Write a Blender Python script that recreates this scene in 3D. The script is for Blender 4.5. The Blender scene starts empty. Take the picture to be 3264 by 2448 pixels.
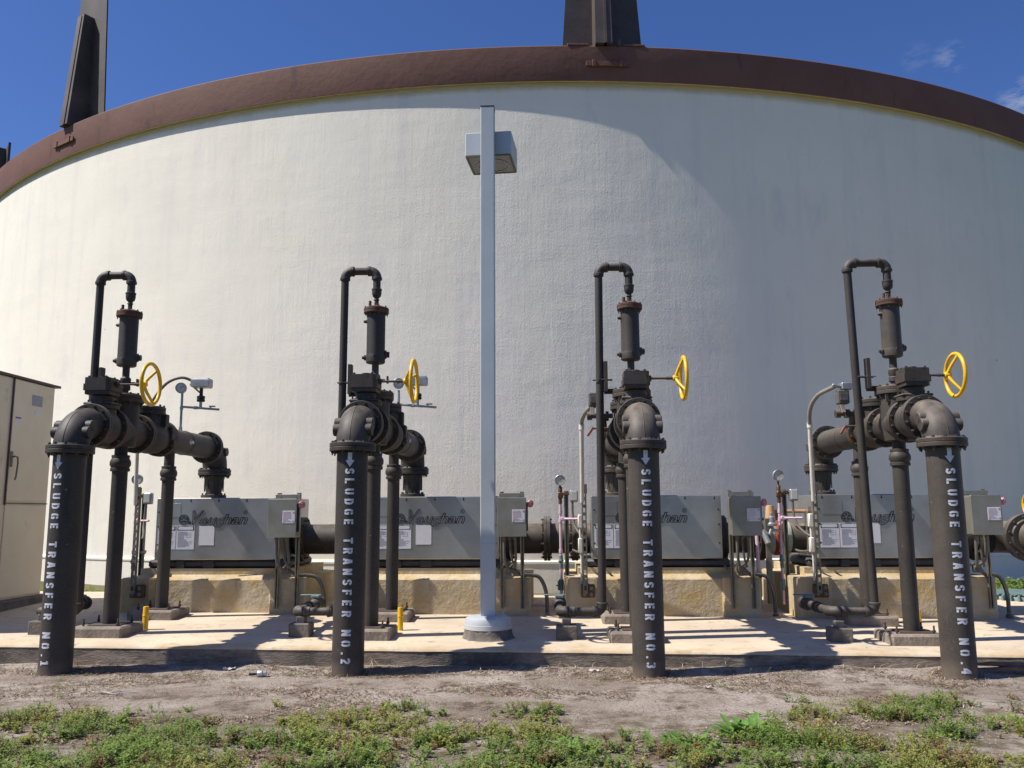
import bpy, math, random
from math import sin, cos, pi, radians, sqrt
from mathutils import Vector as V, Matrix, noise
random.seed(7)
SC = bpy.context.scene
COL = SC.collection

# ------------------------------------------------------------------ mesh builder
class MB:
    def __init__(s): s.v=[]; s.f=[]
    def add(s, vs, fs):
        o=len(s.v); s.v+=[tuple(p) for p in vs]; s.f+=[tuple(i+o for i in f) for f in fs]
    def box(s, c, size, b=0.006, rot=None):
        hx,hy,hz=[q/2 for q in size]; b=min(b,hx*.9,hy*.9,hz*.9)
        P=[]; idx={}
        for sx in(-1,1):
            for sy in(-1,1):
                for sz in(-1,1):
                    for a in range(3):
                        p=[sx*(hx-b),sy*(hy-b),sz*(hz-b)]; p[a]=(sx*hx,sy*hy,sz*hz)[a]
                        idx[sx,sy,sz,a]=len(P); P.append(V(p))
        F=[]
        for a in range(3):
            u,w=(a+1)%3,(a+2)%3
            for sg in(-1,1):
                q=[]
                for (p,r) in((-1,-1),(1,-1),(1,1),(-1,1)):
                    k=[0,0,0]; k[a]=sg;k[u]=p;k[w]=r; q.append(idx[k[0],k[1],k[2],a])
                F.append(q if sg>0 else q[::-1])
            for p in(-1,1):
                for r in(-1,1):
                    k0=[0,0,0];k1=[0,0,0]; k0[a]=-1;k1[a]=1
                    for k in(k0,k1): k[u]=p;k[w]=r
                    q=[idx[k0[0],k0[1],k0[2],u],idx[k1[0],k1[1],k1[2],u],idx[k1[0],k1[1],k1[2],w],idx[k0[0],k0[1],k0[2],w]]
                    F.append(q[::-1] if p*r>0 else q)
        for sx in(-1,1):
            for sy in(-1,1):
                for sz in(-1,1):
                    q=[idx[sx,sy,sz,a] for a in range(3)]; F.append(q if sx*sy*sz>0 else q[::-1])
        R=rot if rot else Matrix.Identity(3)
        c=V(c); s.add([R@p+c for p in P],F); return s
    def lathe(s, prof, o, ax=(0,0,1), seg=28, caps=True, hexa=0):
        ax=V(ax).normalized(); o=V(o)
        e1=ax.orthogonal().normalized() if abs(ax.z)<.9 else V((1,0,0)); e1=(e1-ax*e1.dot(ax)).normalized(); e2=ax.cross(e1)
        P=[];F=[]
        for r,h in prof:
            for i in range(seg):
                a=2*pi*i/seg+hexa; P.append(o+ax*h+e1*(r*cos(a))+e2*(r*sin(a)))
        for k in range(len(prof)-1):
            for i in range(seg):
                j=(i+1)%seg; F.append((k*seg+i,k*seg+j,(k+1)*seg+j,(k+1)*seg+i))
        if caps:
            F.append(tuple(range(seg))[::-1]); F.append(tuple((len(prof)-1)*seg+i for i in range(seg)))
        s.add(P,F); return s
    def cyl(s,p0,p1,r,r2=None,seg=20):
        p0,p1=V(p0),V(p1); d=p1-p0; r2=r if r2 is None else r2
        c=min(.004,r*.2,r2*.2,d.length*.2)
        return s.lathe([(r-c,0),(r,c),(r2,d.length-c),(r2-c,d.length)],p0,d,seg)
    def stube(s,path,r,seg=12,k=5):
        p=[V(q) for q in path]; p=[p[0]*2-p[1]]+p+[p[-1]*2-p[-2]]; out=[]
        for i in range(1,len(p)-2):
            for j in range(k):
                t=j/k; a,b,c,d=p[i-1],p[i],p[i+1],p[i+2]
                out.append(.5*((2*b)+(c-a)*t+(2*a-5*b+4*c-d)*t*t+(3*b-a-3*c+d)*t**3))
        out.append(p[-2]); return s.tube(out,r,seg)
    def tube(s,path,r,seg=14,caps=True):
        path=[V(p) for p in path]; n=len(path); rr=r if isinstance(r,(list,tuple)) else [r]*n
        t=[(path[min(i+1,n-1)]-path[max(i-1,0)]).normalized() for i in range(n)]
        e=t[0].orthogonal().normalized(); P=[];F=[]
        for i in range(n):
            e=(e-t[i]*e.dot(t[i])).normalized(); b=t[i].cross(e)
            for k in range(seg):
                a=2*pi*k/seg; P.append(path[i]+e*(rr[i]*cos(a))+b*(rr[i]*sin(a)))
        for i in range(n-1):
            for k in range(seg):
                j=(k+1)%seg; F.append((i*seg+k,i*seg+j,(i+1)*seg+j,(i+1)*seg+k))
        if caps: F.append(tuple(range(seg))[::-1]); F.append(tuple((n-1)*seg+k for k in range(seg)))
        s.add(P,F); return s
    def torus(s,c,ax,R,r,seg=40,rs=10):
        ax=V(ax).normalized(); c=V(c); e1=ax.orthogonal().normalized(); e2=ax.cross(e1); P=[];F=[]
        for i in range(seg):
            a=2*pi*i/seg; d=e1*cos(a)+e2*sin(a)
            for k in range(rs):
                b=2*pi*k/rs; P.append(c+d*(R+r*cos(b))+ax*(r*sin(b)))
        for i in range(seg):
            for k in range(rs):
                i2=(i+1)%seg;k2=(k+1)%rs; F.append((i*rs+k,i2*rs+k,i2*rs+k2,i*rs+k2))
        s.add(P,F); return s
    def arc(s,c,a,b,R,r,n=10,seg=24):  # bend from c-b*R... : points c + R*(a cos t + b sin t)
        c,a,b=V(c),V(a),V(b)
        return s.tube([c+(a*cos(pi/2*i/n)+b*sin(pi/2*i/n))*R for i in range(n+1)],r,seg)
    def wedge(s,o,tan,out,w0,w1,h,d0,d1):
        z=V((0,0,1)); P=[]
        for hh,w,d in((0,w0,d0),(h,w1,d1)):
            for x in(-w/2,w/2):
                P+=[o+tan*x+z*hh,o+tan*x+z*hh+out*d]
        s.add(P,[(0,2,3,1),(4,5,7,6),(0,1,5,4),(2,6,7,3),(1,3,7,5),(0,4,6,2)]); return s
    def prism(s,poly,o,ex,ey,ez,d):   # polygon in (ex,ey) plane, extruded d along ez
        o,ex,ey,ez=V(o),V(ex),V(ey),V(ez); n=len(poly)
        P=[o+ex*x+ey*y for x,y in poly]+[o+ex*x+ey*y+ez*d for x,y in poly]
        F=[tuple(range(n))[::-1],tuple(range(n,2*n))]+[(i,(i+1)%n,n+(i+1)%n,n+i) for i in range(n)]
        s.add(P,F); return s
    def quad(s,a,b,c,d): s.add([a,b,c,d],[(0,1,2,3)]); return s
    def bolts(s,c,ax,R,n,h0,h1,r=.017,ph=.5):
        ax=V(ax).normalized(); c=V(c); e1=V((1,0,0)) if abs(ax.x)<.9 else V((0,1,0)); e1=(e1-ax*e1.dot(ax)).normalized(); e2=ax.cross(e1)
        for i in range(n):
            a=2*pi*(i+ph)/n; p=c+(e1*cos(a)+e2*sin(a))*R
            s.lathe([(r,h0),(r,h0+.018)],p,ax,6,True,i); s.lathe([(r,h1-.018),(r,h1)],p,ax,6,True,i)
            s.lathe([(r*.5,h0-.022),(r*.5,h1+.006)],p,ax,8)
        return s
    def flange(s,c,ax,R=.24,t=.042,n=12,gap=.003,bolt=True):
        c=V(c); ax=V(ax).normalized()
        for sg in(-1,1):
            h0=gap/2 if sg>0 else -gap/2-t
            s.lathe([(R-.004,h0),(R,h0+.004),(R,h0+t-.004),(R-.004,h0+t)],c,ax,36)
            s.lathe([(R*.78,h0+t if sg>0 else h0-.02),(R*.74,h0+t+.02 if sg>0 else h0)],c,ax,32)
        if bolt: s.bolts(c,ax,R*.87,n,-t-gap-.018,t+gap+.018)
        return s
    def mesh(s,name,mat,ang=35,smooth=True):
        me=bpy.data.meshes.new(name); me.from_pydata(s.v,[],s.f); me.update()
        if smooth:
            me.polygons.foreach_set('use_smooth',[True]*len(me.polygons)); me.set_sharp_from_angle(angle=radians(ang))
        for m in (mat if isinstance(mat,(list,tuple)) else [mat]): me.materials.append(m)
        return me

def link(name,me,parent=None,loc=None,rot=None):
    o=bpy.data.objects.new(name,me); COL.objects.link(o)
    if parent: o.parent=parent
    if loc is not None: o.location=loc
    if rot is not None: o.rotation_euler=rot
    return o
def thing(name,label,cat,loc=(0,0,0),group=None,rotz=0,me=None):
    o=bpy.data.objects.new(name,me); COL.objects.link(o); o.location=loc; o.rotation_euler=(0,0,rotz)
    o['label']=label; o['category']=cat
    if group: o['group']=group
    return o
def struct(name,me,kind='structure'):
    o=link(name,me); o['kind']=kind; return o

# ------------------------------------------------------------------ materials
def nodes(name):
    m=bpy.data.materials.new(name); m.use_nodes=True; nt=m.node_tree; nt.nodes.clear()
    out=nt.nodes.new('ShaderNodeOutputMaterial'); b=nt.nodes.new('ShaderNodeBsdfPrincipled'); nt.links.new(b.outputs[0],out.inputs[0])
    return m,nt,b
def N(nt,t,**k):
    n=nt.nodes.new(t)
    for a,v in k.items():
        if a in n.inputs.keys(): n.inputs[a].default_value=v
        else: setattr(n,a,v)
    return n
def col(c): return (c[0],c[1],c[2],1)
def coords(nt,scale=(1,1,1),obj=False):
    if obj:
        g=N(nt,'ShaderNodeTexCoord'); so=g.outputs['Object']
    else:
        g=N(nt,'ShaderNodeNewGeometry'); so=g.outputs['Position']
    mp=N(nt,'ShaderNodeMapping'); mp.inputs['Scale'].default_value=scale; nt.links.new(so,mp.inputs[0]); return mp.outputs[0]
def noise_n(nt,co,scale,detail=4,rough=.55):
    n=N(nt,'ShaderNodeTexNoise'); n.inputs['Scale'].default_value=scale; n.inputs['Detail'].default_value=detail; n.inputs['Roughness'].default_value=rough
    nt.links.new(co,n.inputs['Vector']); return n.outputs[0]
def ramp(nt,s,a,b,c0=(0,0,0),c1=(1,1,1)):
    r=N(nt,'ShaderNodeValToRGB'); r.color_ramp.elements[0].position=a; r.color_ramp.elements[1].position=b
    r.color_ramp.elements[0].color=col(c0); r.color_ramp.elements[1].color=col(c1); nt.links.new(s,r.inputs[0]); return r.outputs[0]
def mix(nt,f,a,b,mode='MIX'):
    m=N(nt,'ShaderNodeMix',data_type='RGBA',blend_type=mode)
    if isinstance(f,(int,float)): m.inputs[0].default_value=f
    else: nt.links.new(f,m.inputs[0])
    for i,x in((6,a),(7,b)):
        if isinstance(x,tuple): m.inputs[i].default_value=col(x)
        else: nt.links.new(x,m.inputs[i])
    return m.outputs[2]
def bump(nt,b,h,st,dist):
    n=N(nt,'ShaderNodeBump'); n.inputs['Strength'].default_value=st; n.inputs['Distance'].default_value=dist
    nt.links.new(h,n.inputs['Height']); nt.links.new(n.outputs[0],b.inputs['Normal'])
def simple(name,c,rough=.5,metal=0,c2=None,scale=6,bmp=0,bs=40,lo=.35,hi=.65,spec=None,third=None):
    m,nt,b=nodes(name); co=coords(nt)
    b.inputs['Roughness'].default_value=rough; b.inputs['Metallic'].default_value=metal
    if spec is not None: b.inputs['Specular IOR Level'].default_value=spec
    if c2 is None: c2=tuple(x*.8 for x in c)
    x=mix(nt,ramp(nt,noise_n(nt,co,scale,6,.62),lo,hi),c,c2)
    if third:   # (colour, scale, lo, hi)
        x=mix(nt,ramp(nt,noise_n(nt,co,third[1],5,.6),third[2],third[3]),x,third[0])
    nt.links.new(x,b.inputs['Base Color'])
    if bmp: bump(nt,b,noise_n(nt,co,bs,4),bmp,.02)
    return m

def pipe_paint(rusty=False):
    m,nt,b=nodes('flange_paint' if rusty else 'pipe_paint'); co=coords(nt)
    x=mix(nt,ramp(nt,noise_n(nt,co,3.2,6,.6),.35,.7),(.036,.032,.029),(.057,.048,.040))
    x=mix(nt,ramp(nt,noise_n(nt,co,55,3,.5),.45,.75),x,(.064,.056,.048))
    # settled dust on the upward sides, paled further to paint in sunlit tone
    g=N(nt,'ShaderNodeNewGeometry'); sx=N(nt,'ShaderNodeSeparateXYZ'); nt.links.new(g.outputs['Normal'],sx.inputs[0])
    du=N(nt,'ShaderNodeMath',operation='MULTIPLY'); nt.links.new(ramp(nt,sx.outputs[2],-.05,.8),du.inputs[0]); nt.links.new(ramp(nt,noise_n(nt,co,7,5),.25,.75),du.inputs[1])
    d2=N(nt,'ShaderNodeMath',operation='MULTIPLY'); nt.links.new(du.outputs[0],d2.inputs[0]); px=N(nt,'ShaderNodeSeparateXYZ'); nt.links.new(g.outputs['Position'],px.inputs[0]); dm=N(nt,'ShaderNodeMapRange'); nt.links.new(px.outputs[0],dm.inputs[0]); dm.inputs[1].default_value=-3; dm.inputs[2].default_value=3.5; dm.inputs[3].default_value=.6; dm.inputs[4].default_value=1.0; nt.links.new(dm.outputs[0],d2.inputs[1])
    dv=N(nt,'ShaderNodeMath',operation='MULTIPLY'); nt.links.new(ramp(nt,noise_n(nt,co,2.1,6,.65),.35,.7),dv.inputs[0]); dk=N(nt,'ShaderNodeMapRange'); nt.links.new(px.outputs[0],dk.inputs[0]); dk.inputs[1].default_value=-1; dk.inputs[2].default_value=3.5; dk.inputs[4].default_value=.5; nt.links.new(dk.outputs[0],dv.inputs[1]); x=mix(nt,dv.outputs[0],x,(.098,.084,.068))
    x=mix(nt,d2.outputs[0],x,(.235,.20,.16))
    # small chips and rust
    x=mix(nt,ramp(nt,noise_n(nt,co,16,6,.7),.72,.76),x,(.16,.10,.07))
    x=mix(nt,ramp(nt,noise_n(nt,co,30,2,.4),.77,.79),x,(.30,.27,.25))
    g2=N(nt,'ShaderNodeSeparateXYZ'); nt.links.new(g.outputs['Position'],g2.inputs[0]); hz=N(nt,'ShaderNodeMath',operation='MULTIPLY_ADD'); hz.inputs[1].default_value=.22; nt.links.new(noise_n(nt,co,7,5,.65),hz.inputs[0]); nt.links.new(g2.outputs[2],hz.inputs[2])
    sp=N(nt,'ShaderNodeMapRange'); nt.links.new(hz.outputs[0],sp.inputs[0]); sp.inputs[1].default_value=.28; sp.inputs[2].default_value=.08; sp.inputs[4].default_value=.7
    x=mix(nt,sp.outputs[0],x,(.17,.135,.105))   # soil splashed on the foot
    oi=N(nt,'ShaderNodeObjectInfo'); x=mix(nt,1.0,x,ramp(nt,oi.outputs['Random'],0,1,(.78,.78,.79),(1.2,1.17,1.13)),'MULTIPLY')
    # runs of grime and pale overspray
    cz=coords(nt,(1,1,.12)); x=mix(nt,ramp(nt,noise_n(nt,cz,9,5,.65),.60,.78),x,(.028,.025,.023)); x=mix(nt,ramp(nt,noise_n(nt,cz,15,5,.7),.66,.80),x,(.115,.095,.078))
    if rusty:
        x=mix(nt,ramp(nt,noise_n(nt,co,8,6,.7),.54,.66),x,(.105,.058,.036)); x=mix(nt,ramp(nt,noise_n(nt,co,22,4,.6),.62,.70),x,(.022,.02,.019))
    nt.links.new(x,b.inputs['Base Color']); b.inputs['Roughness'].default_value=.58; b.inputs['Specular IOR Level'].default_value=.35
    bump(nt,b,noise_n(nt,co,90,3),.25,.004)
    return m
M={}
M['pipe']=pipe_paint(); M['flange']=pipe_paint(True)
M['rust']=simple('rusty_iron',(.13,.055,.03),.8,0,(.05,.035,.028),14,.3,60)
M['rod']=simple('rusty_rod',(.10,.055,.04),.7,0,(.05,.045,.042),9)
M['yellow']=simple('yellow_paint',(.84,.51,.012),.40,0,(.66,.37,.012),9,.06,30,.35,.7,None,((.22,.12,.03),26,.66,.72))
M['white_st']=simple('stencil_white',(.62,.64,.68),.7,0,(.5,.51,.54),30,0,0,.4,.7,None,((.08,.075,.07),60,.66,.74))
M['steel']=simple('galvanised_steel',(.24,.225,.18),.5,.5,(.17,.155,.12),7,.05,60)
M['brushed']=simple('stainless_sheet',(.47,.46,.435),.33,.72,(.36,.35,.33),2.2,.02,140)
M['enc']=simple('stainless_enclosure',(.34,.325,.275),.42,.6,(.27,.255,.21),3.5,.03,120)
M['black']=simple('black_rubber',(.018,.018,.018),.6)
M['skid']=simple('dark_steel_skid',(.050,.052,.056),.6,0,(.035,.035,.036),5,.1,60,.35,.65,None,((.10,.075,.05),9,.62,.72))
M['white']=simple('white_label',(.74,.74,.77),.5,0,(.69,.69,.72),20)
M['offwhite']=simple('white_pvc',(.72,.68,.60),.45,0,(.62,.57,.49),8)
M['pink']=simple('lilac_pvc_pipe',(.66,.47,.57),.5,0,(.56,.39,.48),8)
M['pinkred']=simple('faded_red_plastic',(.60,.24,.27),.5,0,(.52,.19,.22),20)
M['rag']=simple('dirty_paper',(.52,.49,.46),.8,0,(.34,.31,.28),30)
M['ink']=simple('black_print',(.03,.03,.035),.6)
M['greyink']=simple('grey_print',(.36,.36,.41),.6)
M['pinkink']=simple('pink_print',(.60,.27,.34),.6)
M['palepink']=simple('pale_pink_print',(.62,.46,.51),.6)
M['dial']=simple('gauge_dial',(.62,.62,.56),.35,0,(.54,.54,.48),12)
M['brass']=simple('weathered_brass',(.17,.10,.045),.55,.5,(.10,.06,.03),14)
M['gal']=simple('grey_lamp_paint',(.50,.53,.545),.42,.1,(.45,.48,.495),1.6,.03,80,.35,.65,None,((.12,.11,.10),60,.78,.8))
M['glass']=simple('lamp_glass',(.16,.15,.12),.15,0,(.10,.095,.075),9)
M['hose']=simple('grey_conduit',(.13,.12,.105),.6,0,(.09,.083,.07),12)
M['flex']=simple('beige_flexible_conduit',(.27,.25,.21),.6,0,(.20,.185,.155),30)
M['bronze']=simple('cast_aluminium',(.42,.43,.44),.45,.6,(.3,.3,.3),20)
M['teal']=simple('green_grey_paint',(.16,.23,.22),.55,0,(.11,.17,.16),9)
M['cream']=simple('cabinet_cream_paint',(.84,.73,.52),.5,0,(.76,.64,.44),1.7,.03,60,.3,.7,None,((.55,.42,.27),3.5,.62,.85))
M['brown_trim']=simple('brown_trim_paint',(.085,.045,.035),.55)
M['orange']=simple('orange_safety_paint',(.30,.055,.03),.6,0,(.17,.05,.03),16)
M['palegreen']=simple('pale_green_paint',(.42,.46,.42),.55,0,(.34,.38,.33),10)
M['conebrown']=simple('faded_orange_cap',(.56,.34,.17),.6,0,(.48,.27,.12),8)
M['dust']=simple('dead_frond',(.22,.13,.085),.8,0,(.14,.085,.06),14)

def concrete_top():
    m,nt,b=nodes('slab_concrete'); co=coords(nt)
    x=mix(nt,ramp(nt,noise_n(nt,co,1.1,6,.6),.32,.68),(.66,.545,.39),(.50,.415,.31))
    x=mix(nt,ramp(nt,noise_n(nt,co,5,6,.65),.57,.70),x,(.33,.26,.19))
    x=mix(nt,ramp(nt,noise_n(nt,co,2.3,5,.6),.66,.78),x,(.62,.45,.22))
    x=mix(nt,ramp(nt,noise_n(nt,co,60,3,.5),.55,.8),x,(.42,.35,.27))
    g=N(nt,'ShaderNodeNewGeometry'); sy=N(nt,'ShaderNodeSeparateXYZ'); nt.links.new(g.outputs['Position'],sy.inputs[0])
    ed=N(nt,'ShaderNodeMapRange'); nt.links.new(sy.outputs[1],ed.inputs[0]); ed.inputs[1].default_value=9.85; ed.inputs[2].default_value=9.44
    em=N(nt,'ShaderNodeMath',operation='MULTIPLY'); nt.links.new(ed.outputs[0],em.inputs[0]); nt.links.new(ramp(nt,noise_n(nt,co,2.2,6,.7),.40,.62),em.inputs[1])
    x=mix(nt,em.outputs[0],x,(.46,.33,.17))
    nt.links.new(x,b.inputs['Base Color']); b.inputs['Roughness'].default_value=.85
    bump(nt,b,noise_n(nt,co,45,5),.3,.008); return m
def concrete_side():
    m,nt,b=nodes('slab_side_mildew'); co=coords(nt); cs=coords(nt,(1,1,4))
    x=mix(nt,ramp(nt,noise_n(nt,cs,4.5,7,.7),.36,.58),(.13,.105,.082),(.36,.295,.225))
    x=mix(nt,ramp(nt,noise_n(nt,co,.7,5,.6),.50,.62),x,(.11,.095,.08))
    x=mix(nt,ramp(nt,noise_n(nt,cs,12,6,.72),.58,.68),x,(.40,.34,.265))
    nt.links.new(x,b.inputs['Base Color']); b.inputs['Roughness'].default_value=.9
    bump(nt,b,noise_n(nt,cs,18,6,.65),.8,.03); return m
def plinth_mat():
    m,nt,b=nodes('plinth_painted_concrete'); co=coords(nt)
    x=mix(nt,ramp(nt,noise_n(nt,co,1.6,6,.6),.35,.68),(.56,.47,.32),(.42,.325,.18))
    x=mix(nt,ramp(nt,noise_n(nt,co,2.7,6,.65),.50,.68),x,(.50,.345,.135))
    x=mix(nt,ramp(nt,noise_n(nt,coords(nt,(1,1,.55)),4.0,7,.72),.58,.76),x,(.27,.215,.145))
    x=mix(nt,ramp(nt,noise_n(nt,co,26,5,.6),.66,.74),x,(.20,.16,.11))
    nt.links.new(x,b.inputs['Base Color']); b.inputs['Roughness'].default_value=.8
    n1=noise_n(nt,co,7,6,.6); bump(nt,b,noise_n(nt,co,11,7,.65),.8,.03); return m
def pad_mat():
    return simple('dirty_concrete_pad',(.30,.25,.20),.9,0,(.17,.145,.12),5,.5,30,.35,.65,None,((.40,.32,.22),3,.62,.75))
M['slab']=concrete_top(); M['side']=concrete_side(); M['plinth']=plinth_mat(); M['pad']=pad_mat()
M['darkpad']=simple('mildewed_concrete',(.10,.09,.08),.9,0,(.19,.165,.14),6,.6,30)

TCX,TY0,TR=-.562,16.0,20.6
TCY=TY0+TR
def tank_wall_mat():
    m,nt,b=nodes('tank_stucco')
    g=N(nt,'ShaderNodeNewGeometry'); mp=N(nt,'ShaderNodeMapping',vector_type='POINT'); mp.inputs['Location'].default_value=(-TCX,-TCY,0); nt.links.new(g.outputs['Position'],mp.inputs[0])
    sx=N(nt,'ShaderNodeSeparateXYZ'); nt.links.new(mp.outputs[0],sx.inputs[0])
    at=N(nt,'ShaderNodeMath',operation='ARCTAN2'); neg=N(nt,'ShaderNodeMath',operation='MULTIPLY'); neg.inputs[1].default_value=-1
    nt.links.new(sx.outputs[1],neg.inputs[0]); nt.links.new(sx.outputs[0],at.inputs[0]); nt.links.new(neg.outputs[0],at.inputs[1])
    mr=N(nt,'ShaderNodeMath',operation='MULTIPLY'); mr.inputs[1].default_value=TR; nt.links.new(at.outputs[0],mr.inputs[0])
    cb=N(nt,'ShaderNodeCombineXYZ'); nt.links.new(mr.outputs[0],cb.inputs[0]); nt.links.new(sx.outputs[2],cb.inputs[2])
    def sc(v):
        q=N(nt,'ShaderNodeMapping'); q.inputs['Scale'].default_value=v; nt.links.new(cb.outputs[0],q.inputs[0]); return q.outputs[0]
    blot=noise_n(nt,sc((1,1,1)),.55,6,.6); streak=noise_n(nt,sc((2.2,1,.14)),1.1,5,.62); fine=noise_n(nt,sc((13,1,.9)),1.0,5,.6)
    x=mix(nt,ramp(nt,blot,.36,.68),(.865,.815,.69),(.815,.765,.648))
    x=mix(nt,ramp(nt,streak,.52,.85),x,(.735,.70,.635))
    x=mix(nt,ramp(nt,noise_n(nt,sc((1,1,.45)),1.6,7,.68),.56,.74),x,(.735,.70,.64))
    spots=noise_n(nt,sc((1,1,.8)),9,2,.4); x=mix(nt,ramp(nt,spots,.80,.815),x,(.38,.34,.28))
    # drip-stained strip just under the coping
    hz=N(nt,'ShaderNodeMath',operation='ADD'); nt.links.new(sx.outputs[2],hz.inputs[0])
    w=N(nt,'ShaderNodeMath',operation='MULTIPLY'); w.inputs[1].default_value=.12; nt.links.new(streak,w.inputs[0]); nt.links.new(w.outputs[0],hz.inputs[1])
    x=mix(nt,strip(nt,hz.outputs[0],9.84,9.95),x,(.56,.49,.31))
    # grimy band low on the wall
    x=mix(nt,ramp(nt,N_div(nt,hz.outputs[0],20),.75/20,.25/20) if False else 0.0,x,(.4,.36,.3))
    nt.links.new(x,b.inputs['Base Color']); b.inputs['Roughness'].default_value=.78; b.inputs['Specular IOR Level'].default_value=.25
    gr=noise_n(nt,sc((1,1,1)),28,4,.6); und=noise_n(nt,sc((.5,1,1.6)),1.3,4,.5)
    a=N(nt,'ShaderNodeMath',operation='MULTIPLY_ADD'); a.inputs[1].default_value=.60; nt.links.new(gr,a.inputs[0])
    f2=N(nt,'ShaderNodeMath',operation='MULTIPLY'); f2.inputs[1].default_value=.50; nt.links.new(fine,f2.inputs[0]); nt.links.new(f2.outputs[0],a.inputs[2])
    a2=N(nt,'ShaderNodeMath',operation='MULTIPLY_ADD'); a2.inputs[1].default_value=1.25; nt.links.new(und,a2.inputs[0]); nt.links.new(a.outputs[0],a2.inputs[2])
    vary=N(nt,'ShaderNodeMath',operation='MULTIPLY'); nt.links.new(a2.outputs[0],vary.inputs[0]); nt.links.new(ramp(nt,noise_n(nt,sc((1,1,.6)),.8,4,.6),.30,.72,(.35,.35,.35),(1.05,1.05,1.05)),vary.inputs[1])
    bump(nt,b,vary.outputs[0],.55,.016)
    return m
def strip(nt,s,a,b):
    m=N(nt,'ShaderNodeMapRange'); nt.links.new(s,m.inputs[0]); m.inputs[1].default_value=a; m.inputs[2].default_value=b; return m.outputs[0]
def N_div(nt,s,k):
    d=N(nt,'ShaderNodeMath',operation='DIVIDE'); d.inputs[1].default_value=k; nt.links.new(s,d.inputs[0]); return d.outputs[0]
M['tank']=tank_wall_mat()
def coping_mat():
    m,nt,b=nodes('brown_coping_paint'); co=coords(nt); cz=coords(nt,(1,1,.25))
    x=mix(nt,ramp(nt,noise_n(nt,co,.9,6,.6),.35,.7),(.150,.072,.052),(.185,.094,.070))
    x=mix(nt,ramp(nt,noise_n(nt,cz,3,6,.65),.60,.75),x,(.085,.047,.04))
    nt.links.new(x,b.inputs['Base Color']); b.inputs['Roughness'].default_value=.7; b.inputs['Specular IOR Level'].default_value=.3
    bump(nt,b,noise_n(nt,co,6,5,.55),.22,.03); return m
M['coping']=coping_mat()
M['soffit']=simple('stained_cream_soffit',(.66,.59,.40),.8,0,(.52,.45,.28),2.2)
M['butt']=simple('weathered_brown_steel',(.060,.047,.041),.6,0,(.115,.085,.070),1.3,.1,20,.42,.75,None,((.045,.042,.04),2.5,.58,.72))

def ground_mat():
    m,nt,b=nodes('sandy_ground'); co=coords(nt)
    big=noise_n(nt,co,.9,6,.6); x=mix(nt,ramp(nt,big,.40,.62),(.47,.405,.345),(.29,.235,.19))
    x=mix(nt,ramp(nt,noise_n(nt,co,3.2,6,.7),.50,.66),x,(.125,.086,.058))
    x=mix(nt,ramp(nt,noise_n(nt,co,38,5,.6),.52,.72),x,(.13,.095,.068))
    x=mix(nt,ramp(nt,noise_n(nt,co,70,3,.6),.64,.72),x,(.42,.36,.30))
    g=N(nt,'ShaderNodeNewGeometry'); sy=N(nt,'ShaderNodeSeparateXYZ'); nt.links.new(g.outputs['Position'],sy.inputs[0])
    # the lawn: under the weeds the soil is mossy and dark
    th=N(nt,'ShaderNodeMath',operation='MULTIPLY_ADD'); th.inputs[1].default_value=1.6; nt.links.new(noise_n(nt,co,1.5,5,.6),th.inputs[0]); nt.links.new(sy.outputs[1],th.inputs[2])
    k=ramp(nt,N_div(nt,th.outputs[0],20),7.6/20,8.5/20,(1,1,1),(0,0,0))
    mo=N(nt,'ShaderNodeMath',operation='MULTIPLY'); nt.links.new(k,mo.inputs[0]); nt.links.new(ramp(nt,noise_n(nt,co,5,5,.65),.42,.62),mo.inputs[1])
    x=mix(nt,mo.outputs[0],x,(.135,.115,.062))
    back=ramp(nt,N_div(nt,sy.outputs[1],20),13.9/20,14.6/20); x=mix(nt,back,x,(.17,.15,.075))
    # unseen ground out of view, coloured dark grass to cut bounced fill light
    x=mix(nt,ramp(nt,N_div(nt,sy.outputs[1],20),4.6/20,5.3/20,(1,1,1),(0,0,0)),x,(.055,.075,.022))
    ab=N(nt,'ShaderNodeMath',operation='ABSOLUTE'); nt.links.new(sy.outputs[0],ab.inputs[0]); x=mix(nt,ramp(nt,N_div(nt,ab.outputs[0],40),9.5/40,12/40),x,(.055,.075,.022))
    nt.links.new(x,b.inputs['Base Color']); b.inputs['Roughness'].default_value=.95; b.inputs['Specular IOR Level'].default_value=.15
    bump(nt,b,noise_n(nt,co,30,9,.78),1.0,.03); return m
M['ground']=ground_mat()
def leaf_mat(name,c1,c2,tr=.35):
    m,nt,b=nodes(name); co=coords(nt)
    x=mix(nt,ramp(nt,noise_n(nt,co,5,4,.6),.3,.7),c1,c2); nt.links.new(x,b.inputs['Base Color'])
    b.inputs['Roughness'].default_value=.55; b.inputs['Specular IOR Level'].default_value=.3
    t=N(nt,'ShaderNodeBsdfTranslucent'); nt.links.new(x,t.inputs[0]); mx=N(nt,'ShaderNodeMixShader'); mx.inputs[0].default_value=tr
    nt.links.new(b.outputs[0],mx.inputs[1]); nt.links.new(t.outputs[0],mx.inputs[2])
    out=[n for n in nt.nodes if n.type=='OUTPUT_MATERIAL'][0]; nt.links.new(mx.outputs[0],out.inputs[0]); return m
M['leafA']=leaf_mat('weed_leaf',(.26,.345,.085),(.18,.265,.065))
M['leafB']=leaf_mat('weed_leaf_yellow',(.37,.37,.10),(.27,.30,.08))
M['leafD']=leaf_mat('broad_leaf',(.19,.34,.07),(.13,.26,.055))
M['dryweed']=leaf_mat('dry_weed_leaf',(.30,.20,.09),(.22,.13,.06),.2)
M['grit']=simple('pale_grit',(.50,.45,.39),.9,0,(.24,.20,.17),40)
M['straw']=simple('dry_straw',(.30,.20,.115),.9,0,(.17,.105,.062),7)
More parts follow.
